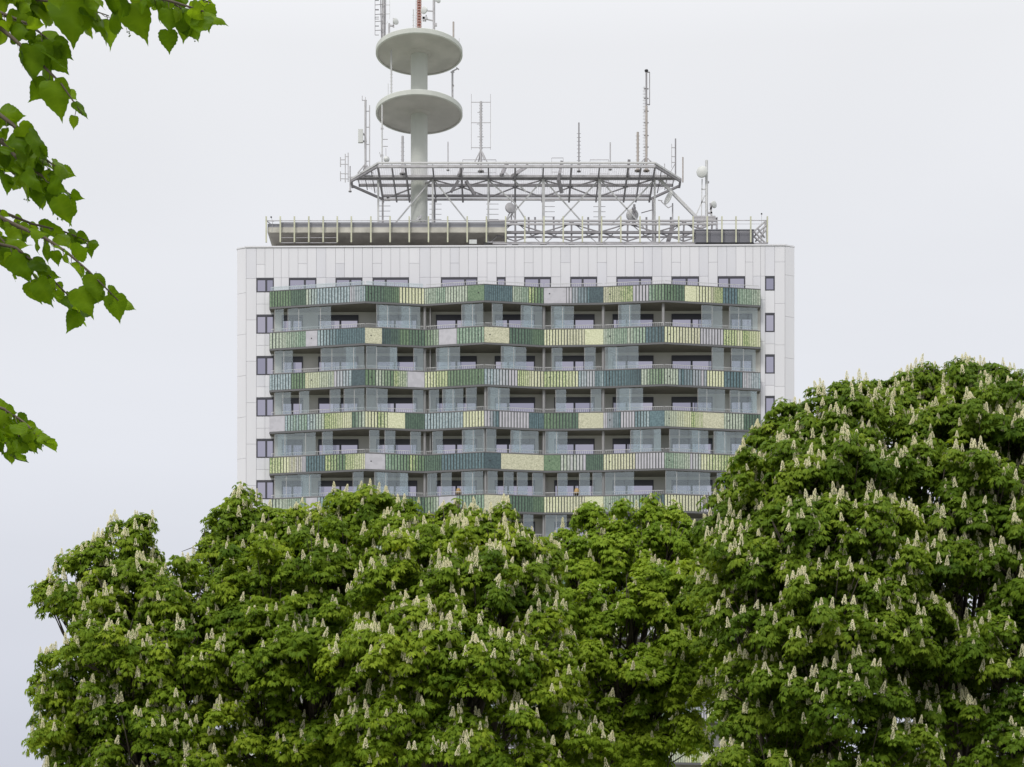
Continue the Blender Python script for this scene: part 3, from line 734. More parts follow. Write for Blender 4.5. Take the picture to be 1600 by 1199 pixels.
# dishes at roof level
Y = LY+1.6
t, _, _ = antenna('mast at right roof corner carrying one large and one small white dish', 1104, 251, 352, Y, .1, Lm, name='dish_antenna')
dish(t, 1097, 268.5, Y-.35, 8.8, (-.25, -1, 0), drum=True); dish(t, 1116, 319.5, Y-.3, 5.6, (.75, -.8, 0), drum=True)
extra(t, 'stay', [(1101, 306, 1086, 340), (1103, 300, 1103, 340), (1097, 280, 1096, 345), (1096, 296, 1103, 296), (1097, 316, 1103, 316)], Y, .07, Lm)
extra(t, 'bracket', [(1104, 333, 1113, 333), (1110, 318, 1112, 340), (1102, 285, 1108, 285), (1113, 322, 1110, 328)], Y, .12, Gm)
extra(t, 'base_frame', [(1083, 339.5, 1118, 339.5), (1085, 343, 1120, 343), (1120, 340, 1120, 358)], Y, .14, Gm)
Y = LY+2
t, _, _ = antenna('round grey dish on tripod at left end of the roof edge truss', 799, 335, 350, Y, .05, Dm, name='dish_antenna')
dish(t, 797.5, 325, Y-.1, 8.2, (.35, -1, .1), mt=Gm, drum=True); extra(t, 'tripod', [(797, 332, 790, 345), (799, 332, 806, 345), (799, 305, 799, 318)], Y, .07, Gm)
t, _, _ = antenna('big pale radome partly hidden behind a lattice pole on roof', 991, 320, 352, Y+1, .09, Gm, name='dish_antenna')
dish(t, 988, 336, Y+1.3, 9.6, (0, -1, 0), drum=True, mt=Lm); extra(t, 'lattice_pole', [(988, 324, 988, 352), (993, 324, 993, 352), (988, 326, 993, 332), (988, 336, 993, 342), (1002, 333, 1020, 328)], Y+.8, .05, Dm)
t, _, _ = antenna('tilted oval dish with long feed arm below right end of platform', 1051, 318, 350, Y, .05, Gm, name='dish_antenna')
dish(t, 1047, 311, Y-.1, 11, (-.92, -.45, .3), mt=M['whiteplastic']); extra(t, 'feed_arm', [(1050, 322, 1044, 325), (1044, 325, 1033, 315), (1035, 314, 1028, 313)], Y-.3, .05, Gm)
t = thing('dish_antenna', 'small offset dish on the foot of the concrete shaft', 'antenna', W(657, 350, CY-.8), GA)
dish(t, 656, 342, CY-.95, 6, (-.55, -.6, .55), mt=Lm); extra(t, 'arm', [(656, 348, 661, 352), (661, 352, 664, 344), (655, 342, 660, 350)], CY-.9, .05, Dm)
for px, yt, lab in ((423.5, 338, 'small lamp on bent stem at left corner of the roof'), (1204-2.5, 336, 'small round marker on thin stem at right corner of the roof')):
    pass
t = thing('roof_lamp', 'small lamp on thin stem near left corner of the roof rail', 'lamp', W(425, 362, LY), None)
m = MB(); m.bar((0, 0, 0), loc(t, 426, 346, LY), .03, Gm); m.bar(loc(t, 426, 346, LY), loc(t, 424, 341, LY), .03, Gm); m.build('stem', t)
m = MB(); c = loc(t, 423.7, 339.5, LY); m.lathe([(0, -.06), (.06, -.03), (.06, .03), (0, .06)], c, M['black'], 10); m.build('lamp_head', t)
t = thing('lightning_rod', 'thin stem with dark ball above right end of the roof rail', 'lightning rod', W(1190, 350, LY+1), None)
m = MB(); m.bar((0, 0, 0), loc(t, 1190, 336, LY+1), .025, Gm); m.build('stem', t)
m = MB(); m.lathe([(0, -.06), (.055, -.03), (.055, .04), (0, .07)], loc(t, 1190, 334.5, LY+1), M['black'], 10); m.build('ball', t)

# ------------------------------------------------------------------ things on the balconies
def balcony_furniture(px, lamp_lab, chair_lab, k=5):
    fz = ZT0-k*FL-1.0
    x = bx(px, .6); Y = BY-.75
    t = thing('pendant_lamp', lamp_lab, 'lamp', (x, Y, fz+1.28))
    m = MB(); m.lathe([(.06, .42), (.13, .36), (.19, .15), (.2, 0), (.18, .0), (.12, .3), (.05, .4)], (0, 0, .0), M['wicker'], 20); m.build('lamp_shade', t)
    m = MB(); m.bar((0, 0, .42), (0, 0, 2.6-1.28), .012, M['black']); m.build('cord', t)
    c = thing('balcony_chair', chair_lab, 'chair', (x+.06, Y-.05, fz))
    m = MB(); m.lathe([(.0, .42), (.24, .42), (.27, .45), (.24, .48), (0, .48)], (0, 0, 0), M['black'], 20); m.build('seat', c)
    m = MB()
    for a in range(-70, 71, 14):
        u = R(a-90); v = Vector((math.cos(u)*.26, -math.sin(u)*.26, 0))
        m.bar(v+Vector((0, 0, .46)), v*1.12+Vector((0, 0, .98+.1*math.cos(R(a)))), .022, M['black'])
    pts = [Vector((math.cos(R(a-90))*.29, -math.sin(R(a-90))*.29, .99+.1*math.cos(R(a)))) for a in range(-80, 81, 10)]
    m.path(pts, [.022]*len(pts), M['black']); m.build('backrest', c)
    for sx, sy in ((-1,-1),(1,-1),(1,1),(-1,1)):
        m = MB(); m.tube((sx*.16, sy*.16, .42), (sx*.22, sy*.22, 0), .016, M['black']); m.build('leg', c)
balcony_furniture(716.5, 'wicker lampshade hanging over balcony left of the building middle', 'round black chair on lowest clear balcony, left of the building middle')
balcony_furniture(901, 'wicker lampshade hanging over balcony right of the building middle', 'round black chair on lowest clear balcony, right of the building middle')
# ------------------------------------------------------------------ leaf materials
def leaf_mat(name, c_dark, c_mid, c_light, trans=.42, rough=.55):
    m = bpy.data.materials.new(name); m.use_nodes = True
    t = m.node_tree; t.nodes.clear()
    o = t.nodes.new('ShaderNodeOutputMaterial'); at = t.nodes.new('ShaderNodeAttribute'); at.attribute_name = 'tint'
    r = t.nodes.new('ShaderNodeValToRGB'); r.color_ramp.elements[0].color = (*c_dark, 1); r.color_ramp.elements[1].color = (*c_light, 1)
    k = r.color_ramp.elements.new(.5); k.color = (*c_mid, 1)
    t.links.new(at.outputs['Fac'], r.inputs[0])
    b = t.nodes.new('ShaderNodeBsdfPrincipled'); b.inputs['Roughness'].default_value = rough; b.inputs['Specular IOR Level'].default_value = .08
    tr = t.nodes.new('ShaderNodeBsdfTranslucent'); x = t.nodes.new('ShaderNodeMixShader'); x.inputs[0].default_value = trans
    hs = t.nodes.new('ShaderNodeMix'); hs.data_type = 'RGBA'; hs.blend_type = 'MULTIPLY'; hs.inputs[0].default_value = 1
    hs.inputs[7].default_value = (1.35, 1.25, .55, 1)
    t.links.new(r.outputs[0], b.inputs['Base Color']); t.links.new(r.outputs[0], hs.inputs[6]); t.links.new(hs.outputs[2], tr.inputs[0])
    t.links.new(b.outputs[0], x.inputs[1]); t.links.new(tr.outputs[0], x.inputs[2]); t.links.new(x.outputs[0], o.inputs[0])
    return m
LEAF = leaf_mat('chestnut_leaf', (.070, .130, .010), (.158, .240, .017), (.28, .360, .030))
LEAF_LIGHT = leaf_mat('fresh_green_leaf', (.115, .20, .015), (.195, .29, .022), (.28, .37, .034))
LEAF_DEEP = leaf_mat('deep_green_leaf', (.053, .105, .009), (.115, .188, .015), (.215, .29, .027))
BLOS = mat('chestnut_blossom', (.88, .86, .68), .7, color2=(.83, .76, .56), nscale=22)
_t = BLOS.node_tree; _p = _t.nodes['Principled BSDF']; _tr = _t.nodes.new('ShaderNodeBsdfTranslucent'); _mx = _t.nodes.new('ShaderNodeMixShader')
_tr.inputs[0].default_value = (.88, .86, .66, 1); _mx.inputs[0].default_value = .45
_o = [n for n in _t.nodes if n.type == 'OUTPUT_MATERIAL'][0]
_t.links.new(_p.outputs[0], _mx.inputs[1]); _t.links.new(_tr.outputs[0], _mx.inputs[2]); _t.links.new(_mx.outputs[0], _o.inputs[0])

def whorl(seed):
    "a shoot tip with palmate leaves drooping around it; returns verts, tris, tint per vertex"
    r = np.random.default_rng(seed); V = []; T = []; C = []
    nl = 6
    for i in range(nl):
        a = 2*math.pi*(i+r.uniform(-.25, .25))/nl; pet = r.uniform(.09, .19); rise = r.uniform(-.04, .05)
        hub = np.array([math.cos(a)*pet, math.sin(a)*pet, rise]); lt = r.uniform(-.22, .22)
        dr0 = r.uniform(.25, .95)
        for b, ln in ((-105, .55), (-62, .8), (-22, 1), (20, 1), (60, .82), (103, .55)):
            aa = a+R(b+r.uniform(-8, 8)); Ln = ln*r.uniform(.155, .205); dr = dr0+r.uniform(-.15, .2)
            d = np.array([math.cos(aa)*math.cos(dr), math.sin(aa)*math.cos(dr), -math.sin(dr)])
            s = np.array([-math.sin(aa), math.cos(aa), 0]); wd = Ln*.19
            n = np.cross(d, s); n /= np.linalg.norm(n)
            if n[2] < 0: n = -n
            o = len(V)
            V += [hub, hub+d*Ln*.62+s*wd-n*.012, hub+d*Ln-np.array([0, 0, .25*Ln*r.uniform(.3, 1)]), hub+d*Ln*.62-s*wd-n*.012, hub+d*Ln*.6+n*.004]
            T += [(o, o+4, o+1), (o+1, o+4, o+2), (o+2, o+4, o+3), (o+3, o+4, o)]
            t_ = .5+lt+r.uniform(-.12, .12); C += [t_]*5
    return np.array(V), np.array(T), np.array(C)
WH = [whorl(100+i) for i in range(10)]

def scatter_mesh(name, P, Nn, Sc, Tn, material, parent, extra_mats=None):
    "merge whorls at P (n,3) with up axes Nn, scale Sc, tint offset Tn into one mesh"
    vs = []; ts = []; cs = []; o = 0
    n = len(P); var = rng.integers(0, len(WH), n); ang = rng.uniform(0, 2*math.pi, n)
    up = Nn/np.linalg.norm(Nn, axis=1, keepdims=True)
    ref = np.tile(np.array([[.31, .95, .05]]), (n, 1)); X = np.cross(ref, up); X /= np.linalg.norm(X, axis=1, keepdims=True); Yv = np.cross(up, X)
    ca, sa = np.cos(ang)[:, None], np.sin(ang)[:, None]; X2 = X*ca+Yv*sa; Y2 = -X*sa+Yv*ca
    for k, (V, T, C) in enumerate(WH):
        i = np.where(var == k)[0]
        if len(i) == 0: continue
        q = (V[None, :, 0:1]*X2[i][:, None, :]+V[None, :, 1:2]*Y2[i][:, None, :]+V[None, :, 2:3]*up[i][:, None, :])*Sc[i][:, None, None]+P[i][:, None, :]
        nv = len(V); vs.append(q.reshape(-1, 3)); off = o+np.arange(len(i))*nv
        ts.append((T[None]+off[:, None, None]).reshape(-1, 3)); cs.append(np.clip(C[None]+Tn[i][:, None], 0, 1).reshape(-1)); o += nv*len(i)
    vs = np.concatenate(vs).astype(np.float32); ts = np.concatenate(ts).astype(np.int32); cs = np.concatenate(cs).astype(np.float32)
    me = bpy.data.meshes.new(name); me.vertices.add(len(vs)); me.vertices.foreach_set('co', vs.ravel())
    me.loops.add(len(ts)*3); me.loops.foreach_set('vertex_index', ts.ravel())
    me.polygons.add(len(ts)); me.polygons.foreach_set('loop_start', np.arange(len(ts), dtype=np.int32)*3)
    a = me.attributes.new('tint', 'FLOAT', 'POINT'); a.data.foreach_set('value', cs)
    me.materials.append(material); me.update(calc_edges=True)
    ob = bpy.data.objects.new(name, me); col.objects.link(ob); ob.parent = parent
    return ob

def spike_mesh(seed):
    r = random.Random(seed); m = MB(); H = r.uniform(.22, .3)
    m.tube((0, 0, -.05), (0, 0, H), .006, LEAF, .003, 5)
    n = 64
    for i in range(n):
        t = (i+.5)/n; z = H*(.06+.94*t); rad = .054*(1-t)**.8+.009; a = i*2.399+r.uniform(-.4, .4); rr = rad*r.uniform(.75, 1.1)
        c = Vector((math.cos(a)*rr, math.sin(a)*rr, z)); s = r.uniform(.012, .021)*(1-.35*t)
        u = Vector((r.uniform(-1, 1), r.uniform(-1, 1), r.uniform(-1, 1))).normalized()*s; v = u.orthogonal().normalized()*s; w_ = u.cross(v).normalized()*s
        m.faces([c+u, c+v, c-u, c-v, c+w_, c-w_], [(0,1,4),(1,2,4),(2,3,4),(3,0,4),(1,0,5),(2,1,5),(3,2,5),(0,3,5)], BLOS)
    me_o = m.build('flower_spike'); me = me_o.data; bpy.data.objects.remove(me_o); return me
SPK = [spike_mesh(i) for i in range(6)]
def merged_spikes(name, pts, parent):
    V = []; Fc = []; Mi = []; o = 0
    geo = []
    for me in SPK:
        co = np.array([v.co[:] for v in me.vertices]); fs = [tuple(p.vertices) for p in me.polygons]; mi = [p.material_index for p in me.polygons]; geo.append((co, fs, mi))
    for (p, tilt, sc, k) in pts:
        co, fs, mi = geo[k]; Rm = np.array(Matrix.Rotation(tilt[2], 3, 'Z')@Matrix.Rotation(tilt[0], 3, 'X'))
        V += (co@Rm.T*sc+np.array(p)).tolist(); Fc += [tuple(i+o for i in f) for f in fs]; Mi += mi; o += len(co)
    me = bpy.data.meshes.new(name); me.from_pydata(V, [], Fc)
    for m in SPK[0].materials: me.materials.append(m)
    me.polygons.foreach_set('material_index', Mi); me.update()
    ob = bpy.data.objects.new(name, me); col.objects.link(ob); ob.parent = parent; return ob

CG = 'horse chestnut trees in front of the tower block'
def chestnut(label, tx, Y, lobes, leafm, spike_p, dens=1.0, whs=1.0, depth=1.0):
    "lobes: (px, py, rx, rz, forward metres) in photo pixels at distance Y"
    root = thing('chestnut_tree', label, 'tree', (XW(tx, Y), Y, 0), CG); o = Vector(root.location); O = np.array(o)
    P = []; Nn = []; Sc = []; Tn = []; spikes = []; limbs = []
    k_ = Y/F
    used = set()
    for (px, py, rx, rz, fw) in lobes:
        lt = rng.normal(0, .09)
        for side in (0, 1):
            if side and fw < .3: continue
            Yl = Y-fw if side == 0 else Y+fw*.8+.6
            c = np.array([XW(px, Y), Yl, ZW(py, Y)]); a, b, cc = rx*k_, min(rx, rz)*k_*1.0*depth, rz*k_
            if side == 0: limbs.append((c, (a+cc)/2))
            area = 4*math.pi*((a*b)**1.6/3+(a*cc)**1.6/3+(b*cc)**1.6/3)**(1/1.6)
            ncl = max(2, int(area*1.8*dens*(1 if side == 0 else .4)))
            j = 0
            while j < ncl:
                u = rng.normal(size=3); u /= np.linalg.norm(u)
                if u[2] < -.75: continue
                if side == 0 and u[1] > .5 and rng.random() < .55: continue
                if u[2] < -.1 and rng.random() < .4: continue
                j += 1
                rad = rng.uniform(.72, 1.05) if rng.random() < .74 else rng.uniform(1.0, 1.36); rs = rng.uniform(.22, .56) if rad < 1.05 else rng.uniform(.16, .32)
                cen = c+u*np.array([a, b, cc])*rad
                out_ = u*np.array([1, 1, .6]); tint = rng.normal(lt, .16)
                nw = int(8+rs*35)
                rr = np.sqrt(rng.random(nw))*rs; th = rng.uniform(0, 2*math.pi, nw)
                q = np.stack([rr*np.cos(th), rr*np.sin(th), -rr**2/rs*.75+rng.normal(0, .065, nw)], 1)
                nrm = np.stack([rr*np.cos(th)/rs*.7, rr*np.sin(th)/rs*.7, np.ones(nw)], 1)+out_*.35+rng.normal(0, .12, (nw, 3))
                # lean the shelf outwards
                q[:, 2] -= (q@np.array([u[0], u[1], 0]))*.35
                pts = cen+q
                P.append(pts); Nn.append(nrm); Sc.append(rng.uniform(.46, .86, nw)*whs); Tn.append(np.full(nw, tint)+rng.normal(0, .05, nw))
                if u[1] < .35 or u[2] > .5:
                    for i in range(nw):
                        if rng.random() < spike_p*(1 if u[2] > -.1 else .45)*(.6+.8*(1-rr[i]/rs)):
                            key = (int((pts[i][0]+50)/.3), int(pts[i][1]/.5), int(pts[i][2]/.36))
                            if key in used and rng.random() < .7: continue
                            used.add(key)
                            spikes.append((pts[i]+np.array([0, 0, .02]), (rng.normal(0, .15), 0, rng.uniform(0, 6.28)), rng.uniform(.55, 1.0), int(rng.integers(0, len(SPK)))))
            # inner leaves
            ni = int(area*2.6*dens); u = rng.normal(size=(ni, 3)); u /= np.linalg.norm(u, axis=1, keepdims=True)
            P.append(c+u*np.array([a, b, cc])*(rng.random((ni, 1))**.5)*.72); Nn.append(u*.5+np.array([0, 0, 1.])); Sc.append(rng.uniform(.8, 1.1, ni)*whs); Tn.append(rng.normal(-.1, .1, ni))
    P = np.concatenate(P)-O; Nn = np.concatenate(Nn); Sc = np.concatenate(Sc); Tn = np.concatenate(Tn)
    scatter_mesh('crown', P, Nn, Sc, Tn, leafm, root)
    # trunk and limbs
    m = MB(); top = max(l[0][2] for l in limbs)
    fork = Vector((0, 0, 3.2)); H = top*.72
    tp = [Vector((0, 0, -.1)), Vector((.03, 0, 1.2)), Vector((-.05, .05, 2.6)), Vector((.05, 0, H*.5)), Vector((-.1, .1, H*.75)), Vector((.05, 0, H))]
    m.path(tp, [.42, .33, .29, .24, .15, .05], M['bark'], 12)
    tob = m.build('trunk', root)
    m = MB()
    for c, rr in limbs:
        tgt = Vector(c)-o; hz = min(H*.8, max(2.6, tgt.z*random.uniform(.38, .6)))
        st = Vector((0, 0, hz)); mid = st.lerp(tgt, .5)+Vector((random.uniform(-.2, .2), random.uniform(-.2, .2), -.25))
        m.path([st, st.lerp(mid, .5)+Vector((0, 0, -.1)), mid, mid.lerp(tgt, .6)+Vector((random.uniform(-.15, .15), 0, .05)), tgt], [v*(1 if rr > .5 else .42) for v in (.13, .11, .085, .06, .035)], M['bark'], 7)
        for i in range(16 if rr > .4 else 4):
            d = Vector((random.gauss(0, 1), random.gauss(0, 1), random.gauss(.3, .7))).normalized()*rr*random.uniform(.75, .98)
            s = mid.lerp(tgt, random.uniform(.3, 1)); e_ = tgt+d
            m.path([s, s.lerp(e_, .5)+Vector((random.uniform(-.12, .12), random.uniform(-.12, .12), -.06)), e_], [.03, .018, .007], M['bark'], 5)
    if 'broad' in label:
        for seg in (((352,905),(322,900),(298,905),(276,915)), ((322,900),(305,878),(290,868)), ((300,904),(296,888),(284,880)), ((340,900),(318,862),(300,856),(284,862)), ((312,858),(306,848))):
            q = [W(x, y, Y-.2+.1*i)-o for i, (x, y) in enumerate(seg)]; m.path(q, [.018-.004*i for i in range(len(q))], M['bark'], 5)
    m.build('limbs', root)
    # blossom candles: the hundred nearest the viewer are parts, the rest one part
    spikes.sort(key=lambda s: s[0][1]-.15*s[0][2])
    for p, tilt, sc, k in spikes[:100]:
        ob = bpy.data.objects.new('flower_spike', SPK[k]); col.objects.link(ob); ob.parent = root
        ob.location = Vector(p)-o; ob.rotation_euler = tilt; ob.scale = (sc,)*3
    if len(spikes) > 100:
        tag(merged_spikes('more_flower_spikes', [(np.array(p)-O, t, s, k) for p, t, s, k in spikes[100:]], root), kind='stuff')
    print('tree', label[:30], 'whorls', len(P), 'spikes', len(spikes))

chestnut('leftmost chestnut tree in bloom, its ragged crown against open sky', 290, 44.5, [
 (222,812,15,10,0),(200,822,20,12,0),(236,880,16,12,0),(158,842,20,14,0),(120,872,18,12,0),(82,905,16,12,0),(76,930,12,10,0),(98,948,18,16,0),(262,905,18,12,0),(68,1084,14,12,0),(76,1142,16,14,0),(205,862,32,40,.1),(156,888,42,34,.3),(146,952,54,38,.6),(212,938,66,52,1.0),(290,958,60,52,.9),(138,1046,50,44,.8),(112,1098,36,38,.5),(200,1040,76,60,1.9),(300,1060,72,66,1.7),
 (150,1135,62,50,1.2),(112,1165,32,34,.5),(228,1150,84,60,2.0),(330,1165,70,60,1.6),(165,1230,80,60,1.2),(280,1250,110,66,1.6)], LEAF, .55)
chestnut('broad blossoming chestnut tree in front of left end of the tower', 480, 45.5, [
 (382,772,15,10,0),(368,790,18,12,0),(345,800,18,12,0),(408,806,20,12,0),(330,838,20,12,0),(470,808,24,14,0),(500,802,20,12,0),(540,776,20,12,0),(568,782,18,12,0),(598,790,20,12,0),(388,832,34,42,.1),(352,870,36,34,.3),(430,862,62,52,.6),(500,852,52,44,.5),(560,820,62,44,.4),(350,940,62,56,1.0),(430,955,78,66,1.8),(530,930,84,70,1.7),
 (400,1060,84,72,2.0),(510,1055,88,76,2.6),(590,1010,70,70,1.8),(430,1170,95,70,2.1),(560,1180,90,72,2.3)], LEAF, .23)
chestnut('chestnut tree thick with cream candles in front of the middle of the tower', 700, 43.5, [
 (640,792,20,13,0),(712,784,16,12,0),(705,800,18,14,0),(742,806,18,12,0),(775,802,20,13,0),(805,828,18,12,0),(850,856,16,12,0),(622,842,42,38,.2),(655,870,52,46,.5),(712,836,40,46,.2),(765,850,46,46,.4),(815,880,38,38,.3),(650,945,84,66,1.5),(745,940,84,66,1.6),(828,950,50,52,1.0),
 (640,1050,88,76,2.4),(745,1055,92,78,2.7),(838,1060,64,72,1.8),(640,1165,92,70,2.4),(760,1180,98,74,2.8),(870,1170,62,66,1.6)], LEAF, .58)
chestnut('paler fresh green chestnut tree with few candles, right of the middle', 950, 48.5, [
 (1012,786,20,12,0),(985,795,18,12,0),(928,792,12,9,0),(920,806,18,12,0),(1045,800,18,12,0),(884,838,14,10,0),(870,858,16,10,0),(1020,832,44,36,.2),(935,850,38,40,.2),(960,885,60,42,.6),(1050,862,56,42,.5),(1100,885,38,40,.3),(900,905,54,42,.5),(985,955,86,56,1.4),(1075,950,58,56,1.1),
 (900,990,60,56,1.2),(955,1060,82,62,1.8),(1050,1050,66,66,1.5),(930,1160,84,62,1.6),(1030,1150,62,66,1.6)], LEAF_LIGHT, .13)
chestnut('tall dark chestnut tree covering the lower right corner of the tower', 1240, 42.5, [
 (1182,682,16,12,0),(1212,660,18,12,0),(1235,640,20,12,0),(1290,618,20,12,0),(1318,608,18,10,0),(1340,604,14,9,0),(1158,712,18,12,0),(1134,748,24,18,.1),(1112,782,18,16,.1),(1206,732,42,46,.3),(1258,708,52,50,.5),(1318,680,50,58,.3),(1154,822,54,50,.7),(1225,790,74,66,1.5),(1315,780,78,72,1.5),(1150,890,62,62,1.3),(1235,890,86,72,2.4),
 (1325,890,84,78,2.3),(1170,990,70,66,1.9),(1265,1000,90,76,2.9),(1360,1000,72,76,2.3),(1170,1100,68,66,1.9),(1270,1110,92,76,3.0),(1190,1200,84,64,2.2),(1320,1210,94,70,2.8)], LEAF_DEEP, .52)
chestnut('tallest chestnut tree in bloom at the right edge', 1500, 44.0, [
 (1385,598,18,10,0),(1408,592,18,10,0),(1440,584,16,10,0),(1492,570,18,10,0),(1512,574,18,10,0),(1545,578,18,10,0),(1580,592,20,12,0),(1405,648,50,46,.2),(1462,626,48,44,.3),(1508,614,42,42,.3),(1572,635,56,48,.4),(1645,660,60,60,.5),(1400,715,66,60,1.2),(1490,705,76,66,1.4),(1585,715,76,66,1.4),
 (1420,815,78,70,2.1),(1520,810,84,74,2.4),(1620,810,74,76,2.0),(1430,920,84,74,2.6),(1535,920,90,78,3.0),(1640,925,76,80,2.4),(1420,1040,84,76,2.7),(1530,1045,92,80,3.3),(1640,1045,76,80,2.4),
 (1420,1170,88,74,2.7),(1535,1180,94,78,3.2),(1640,1180,80,78,2.4)], LEAF_DEEP, .54)

# ------------------------------------------------------------------ lime tree whose branches hang into the frame, close to the camera
def lime():
    YL = 4.6
    root = thing('lime_tree', 'lime tree whose leafy twigs hang into the top left corner', 'tree', (-3.6, YL+.3, 0)); o = Vector(root.location)
    lm = leaf_mat('lime_leaf', (.055, .115, .004), (.10, .185, .007), (.165, .27, .014), trans=.58, rough=.4)
    V = []; T = []; C = []
    # heart shaped outline, tip towards +y, unit length
    ctrl = [(0, 0), (.16, -.07), (.34, -.06), (.45, .06), (.48, .22), (.45, .38), (.37, .54), (.25, .70), (.13, .84), (.05, .94), (.0, 1.1)]
    half = [ctrl[0]]
    for (x0, y0), (x1, y1) in zip(ctrl[:-1], ctrl[1:]):
        half += [((x0*2+x1)/3*1.035, (y0*2+y1)/3+.012), ((x0+x1*2)/3*.985, (y0+y1*2)/3-.004), (x1, y1)]
    def leaf(px, py, size, ang, pitch=.3, roll=0, Y=YL, fold=.12, tint=.5):
        "base at pixel, size in photo px, ang = screen direction of the tip (0 right, 90 down)"
        c = W(px, py, Y); s = size*Y/F*1.0; a = R(ang)
        d = Vector((math.cos(a)*math.cos(pitch), math.sin(pitch), -math.sin(a)*math.cos(pitch)))
        n0 = Vector((0, -1, 0)); sd_ = d.cross(n0).normalized(); nn = sd_.cross(d).normalized()
        sd2 = sd_*math.cos(roll)+nn*math.sin(roll); nn = sd2.cross(d).normalized()
        o_ = len(V); bend = random.uniform(-.05, .38); wav = random.uniform(.02, .06); asym = random.uniform(.82, 1.12); twist = random.uniform(-.35, .35); ph = random.uniform(0, 6)
        def pt(x, y):
            zz = -abs(x)*fold*1.6+math.sin(y*9+x*6+ph)*wav-(y**2)*bend+x*y*twist*1.4
            return c+d*(y*s)+sd2*(x*s)+nn*(zz*s)-o
        rows = []
        mids = [pt(0, y) for _, y in half]
        for x, y in half:
            jag = 1+random.uniform(-.035, .035)
            V.append(pt(0, max(0, y))); V.append(pt(x*.5*jag, y)); V.append(pt(x*jag, y)); V.append(pt(-x*.5*jag*asym, y)); V.append(pt(-x*jag*asym, y))
            vn = .13 if len(rows) % 4 == 0 else 0; rows.append(0)
            C.extend([tint+.2, tint+vn, tint-.04, tint+vn, tint-.04])
        for i in range(len(half)-1):
            p = o_+i*5; q = p+5
            T.extend([(p, p+1, q+1, q), (p+1, p+2, q+2, q+1), (p+3, p, q, q+3), (p+4, p+3, q+3, q+4)])
        return c
    twigs = MB()
    def petiole(p, q, r=.0009): twigs.path([Vector(p)-o, Vector(p).lerp(Vector(q), .5)-o+Vector((0, 0, -.004)), Vector(q)-o], [r*1.2, r, r*.8], M['twig'], 5)
    def branch(pts, Y0, Y1, r0, leaves, size, spread=70):
        W3 = [W(x, y, Y0+(Y1-Y0)*i/(len(pts)-1)) for i, (x, y) in enumerate(pts)]
        n = len(W3); twigs.path([p-o for p in W3], [r0*(1-.8*i/(n-1)) for i in range(n)], M['twig'], 7)
        for j in range(leaves):
            t = (j+.6)/leaves*(n-1); i = min(int(t), n-2); f = t-i
            x = pts[i][0]+(pts[i+1][0]-pts[i][0])*f; y = pts[i][1]+(pts[i+1][1]-pts[i][1])*f; Yq = Y0+(Y1-Y0)*t/(n-1)
            dr = math.degrees(math.atan2(pts[i+1][1]-pts[i][1], pts[i+1][0]-pts[i][0]))
            sgn = 1 if j % 2 else -1
            a = dr+sgn*random.uniform(20, spread); a = a*.55+90*.45
            ln = size*random.uniform(.25, .5); bx_, by_ = x+math.cos(R(a))*ln, y+math.sin(R(a))*ln; Yb = Yq+random.uniform(-.06, .06)
            petiole(W(x, y, Yq), W(bx_, by_, Yb))
            leaf(bx_, by_, size*random.uniform(.5, 1.25), a+random.uniform(-30, 30), random.uniform(-.7, 1.1), random.uniform(-1.25, 1.25), Yb, random.uniform(.05, .3), random.uniform(.05, 1.0))
    branch([(-160, -120), (-40, -60), (80, -30), (180, -15), (260, 0), (318, 18)], YL, YL-.1, .010, 34, 32)
    branch([(-120, -60), (0, -20), (60, 0), (130, 10)], YL+.1, YL, .008, 20, 39)
    branch([(60, -60), (150, -40), (240, -30), (330, 5)], YL+.15, YL+.05, .006, 26, 30)
    branch([(-160, -60), (-30, 20), (20, 60), (62, 98), (95, 130), (128, 178)], YL, YL-.05, .007, 8, 34)
    branch([(-150, -40), (-60, 0), (0, 20), (50, 40), (75, 62)], YL+.05, YL-.02, .007, 22, 40)
    branch([(-150, -90), (-40, -40), (30, -15), (110, 5), (170, 25)], YL+.12, YL+.05, .006, 26, 36)
    branch([(100, -60), (200, -25), (270, 5), (300, 25)], YL+.02, YL, .005, 18, 28)
    # second cluster
    branch([(-160, 80), (-40, 150), (20, 195), (60, 240), (92, 265)], YL+.05, YL, .008, 34, 32)
    branch([(-120, 160), (-20, 200), (30, 250), (80, 285), (112, 305)], YL+.1, YL, .007, 24, 30)
    branch([(-120, 200), (-20, 240), (20, 270), (60, 290)], YL+.2, YL+.2, .006, 17, 34)
    # third, long sprays
    branch([(-160, 270), (-30, 325), (20, 350), (70, 372), (105, 395), (140, 425), (185, 470)], YL, YL-.05, .007, 31, 25)
    branch([(-160, 330), (-30, 375), (25, 388), (60, 415), (95, 450), (125, 480)], YL+.1, YL+.05, .006, 26, 30)
    branch([(-120, 300), (0, 330), (50, 350), (100, 362), (140, 378)], YL+.2, YL+.15, .005, 20, 25)
    # fourth, low
    branch([(-160, 590), (-40, 625), (8, 640), (38, 660), (64, 684)], YL+.1, YL, .006, 31, 24)
    branch([(-120, 640), (-30, 665), (0, 680), (22, 712)], YL, YL, .005, 23, 24)
    branch([(-150, 600), (-50, 640), (-5, 655), (20, 668), (44, 684)], YL+.06, YL+.02, .005, 26, 30)
    branch([(-150, 130), (-60, 175), (0, 215), (45, 250), (70, 300)], YL+.15, YL+.1, .006, 26, 34)
    branch([(-150, 320), (-60, 345), (0, 372), (30, 405), (62, 440)], YL+.15, YL+.1, .006, 22, 34)
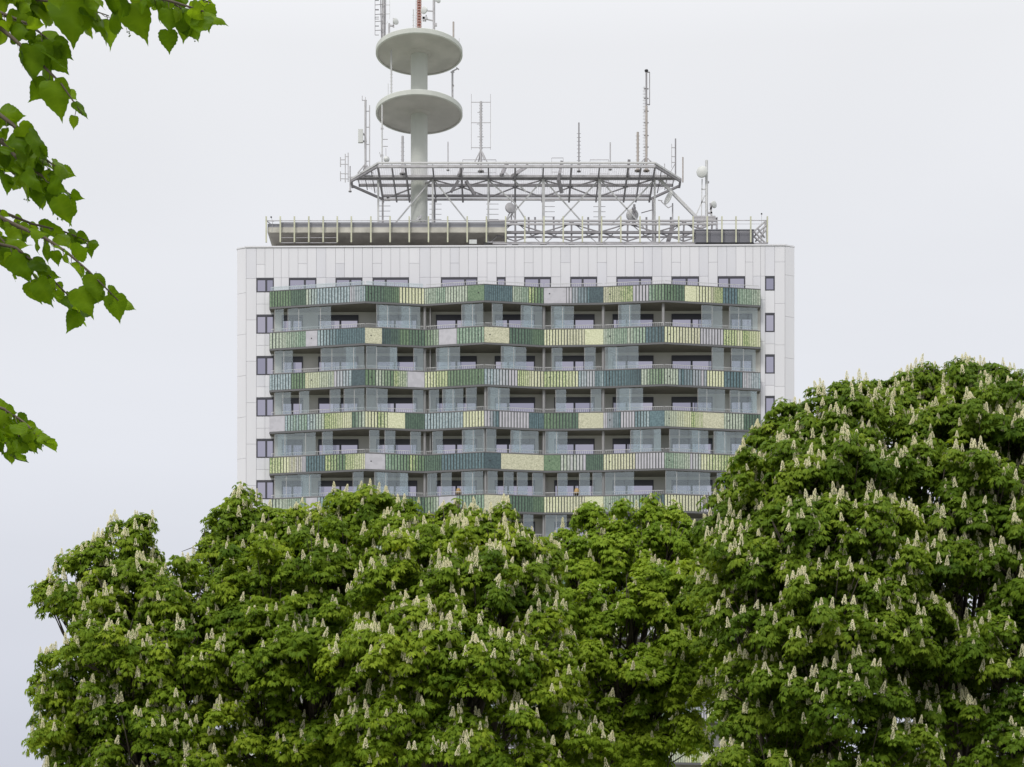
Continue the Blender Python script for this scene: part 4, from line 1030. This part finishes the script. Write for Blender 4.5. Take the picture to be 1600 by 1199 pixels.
    # leaves that stand out by their shape
    for (x, y, s, a, p, r_, t_) in ((84, 126, 54, 80, .1, .1, .62), (48, 72, 54, 96, .35, -.3, .5), (110, -8, 76, 88, .1, .05, .55), (68, 78, 42, 34, .5, 1.25, .3), (262, 48, 32, 88, .3, .2, .3),
      (205, 5, 56, 62, .3, .3, .6), (122, 452, 44, 60, .1, .2, .6), (58, 440, 42, 50, .5, .5, .45), (146, 430, 40, 80, .1, .3, .6), (178, 462, 38, 78, .2, .2, .5), (90, 308, 40, 76, .2, -.4, .55),
      (40, 268, 42, 40, .6, .7, .4), (18, 400, 44, 42, .5, .6, .35), (46, 208, 44, 35, .6, .8, .4), (320, 10, 36, 82, .3, .2, .55), (292, 22, 40, 100, .4, .5, .5), (118, 160, 28, 52, .3, .9, .3)):
        leaf(x, y, s, a, p, r_, YL-.05, .1, t_)
    # flower bud clusters on thin stalks
    for (x, y) in ((150, 32), (196, 50), (262, 62), (302, 58), (150, 440), (90, 340), (40, 308), (60, 690)):
        p = W(x, y-16, YL); q = W(x+3, y, YL); petiole(p, q, .0005)
        for i in range(5):
            c = q+Vector((random.uniform(-.008, .008), random.uniform(-.006, .006), random.uniform(-.012, .004)))-o
            twigs.lathe([(0, -.0025), (.0022, 0), (0, .0025)], c, LEAF_LIGHT, 6)
    me = bpy.data.meshes.new('leaves'); me.from_pydata([tuple(v) for v in V], [], T)
    a = me.attributes.new('tint', 'FLOAT', 'POINT'); a.data.foreach_set('value', np.clip(np.array(C, dtype=np.float32), 0, 1))
    me.materials.append(lm); me.polygons.foreach_set('use_smooth', [True]*len(T)); me.update()
    ob = bpy.data.objects.new('leaves', me); col.objects.link(ob); ob.parent = root
    twigs.build('twigs', root)
    m = MB(); m.path([(0, 0, -.1), (.02, 0, 1), (0, 0, 2.2), (.05, 0, 3.4), (0, 0, 5), (.1, 0, 7.5)], [.26, .2, .18, .16, .13, .05], M['bark'], 14)
    for (x, y, Y) in ((-160, -120, YL), (-120, -60, YL+.1), (60, -60, YL+.15), (-160, -60, YL), (-160, 80, YL+.05), (-120, 160, YL+.1), (-120, 200, YL+.2), (-160, 270, YL), (-160, 330, YL+.1), (-120, 300, YL+.2), (-160, 590, YL+.1), (-120, 640, YL)):
        e_ = W(x, y, Y)-o; s = Vector((0, 0, e_.z*.78)); mid = s.lerp(e_, .5)+Vector((0, 0, .12)); m.path([s, mid, e_], [.035, .02, .009], M['bark'], 7)
    m.build('trunk', root)
lime()
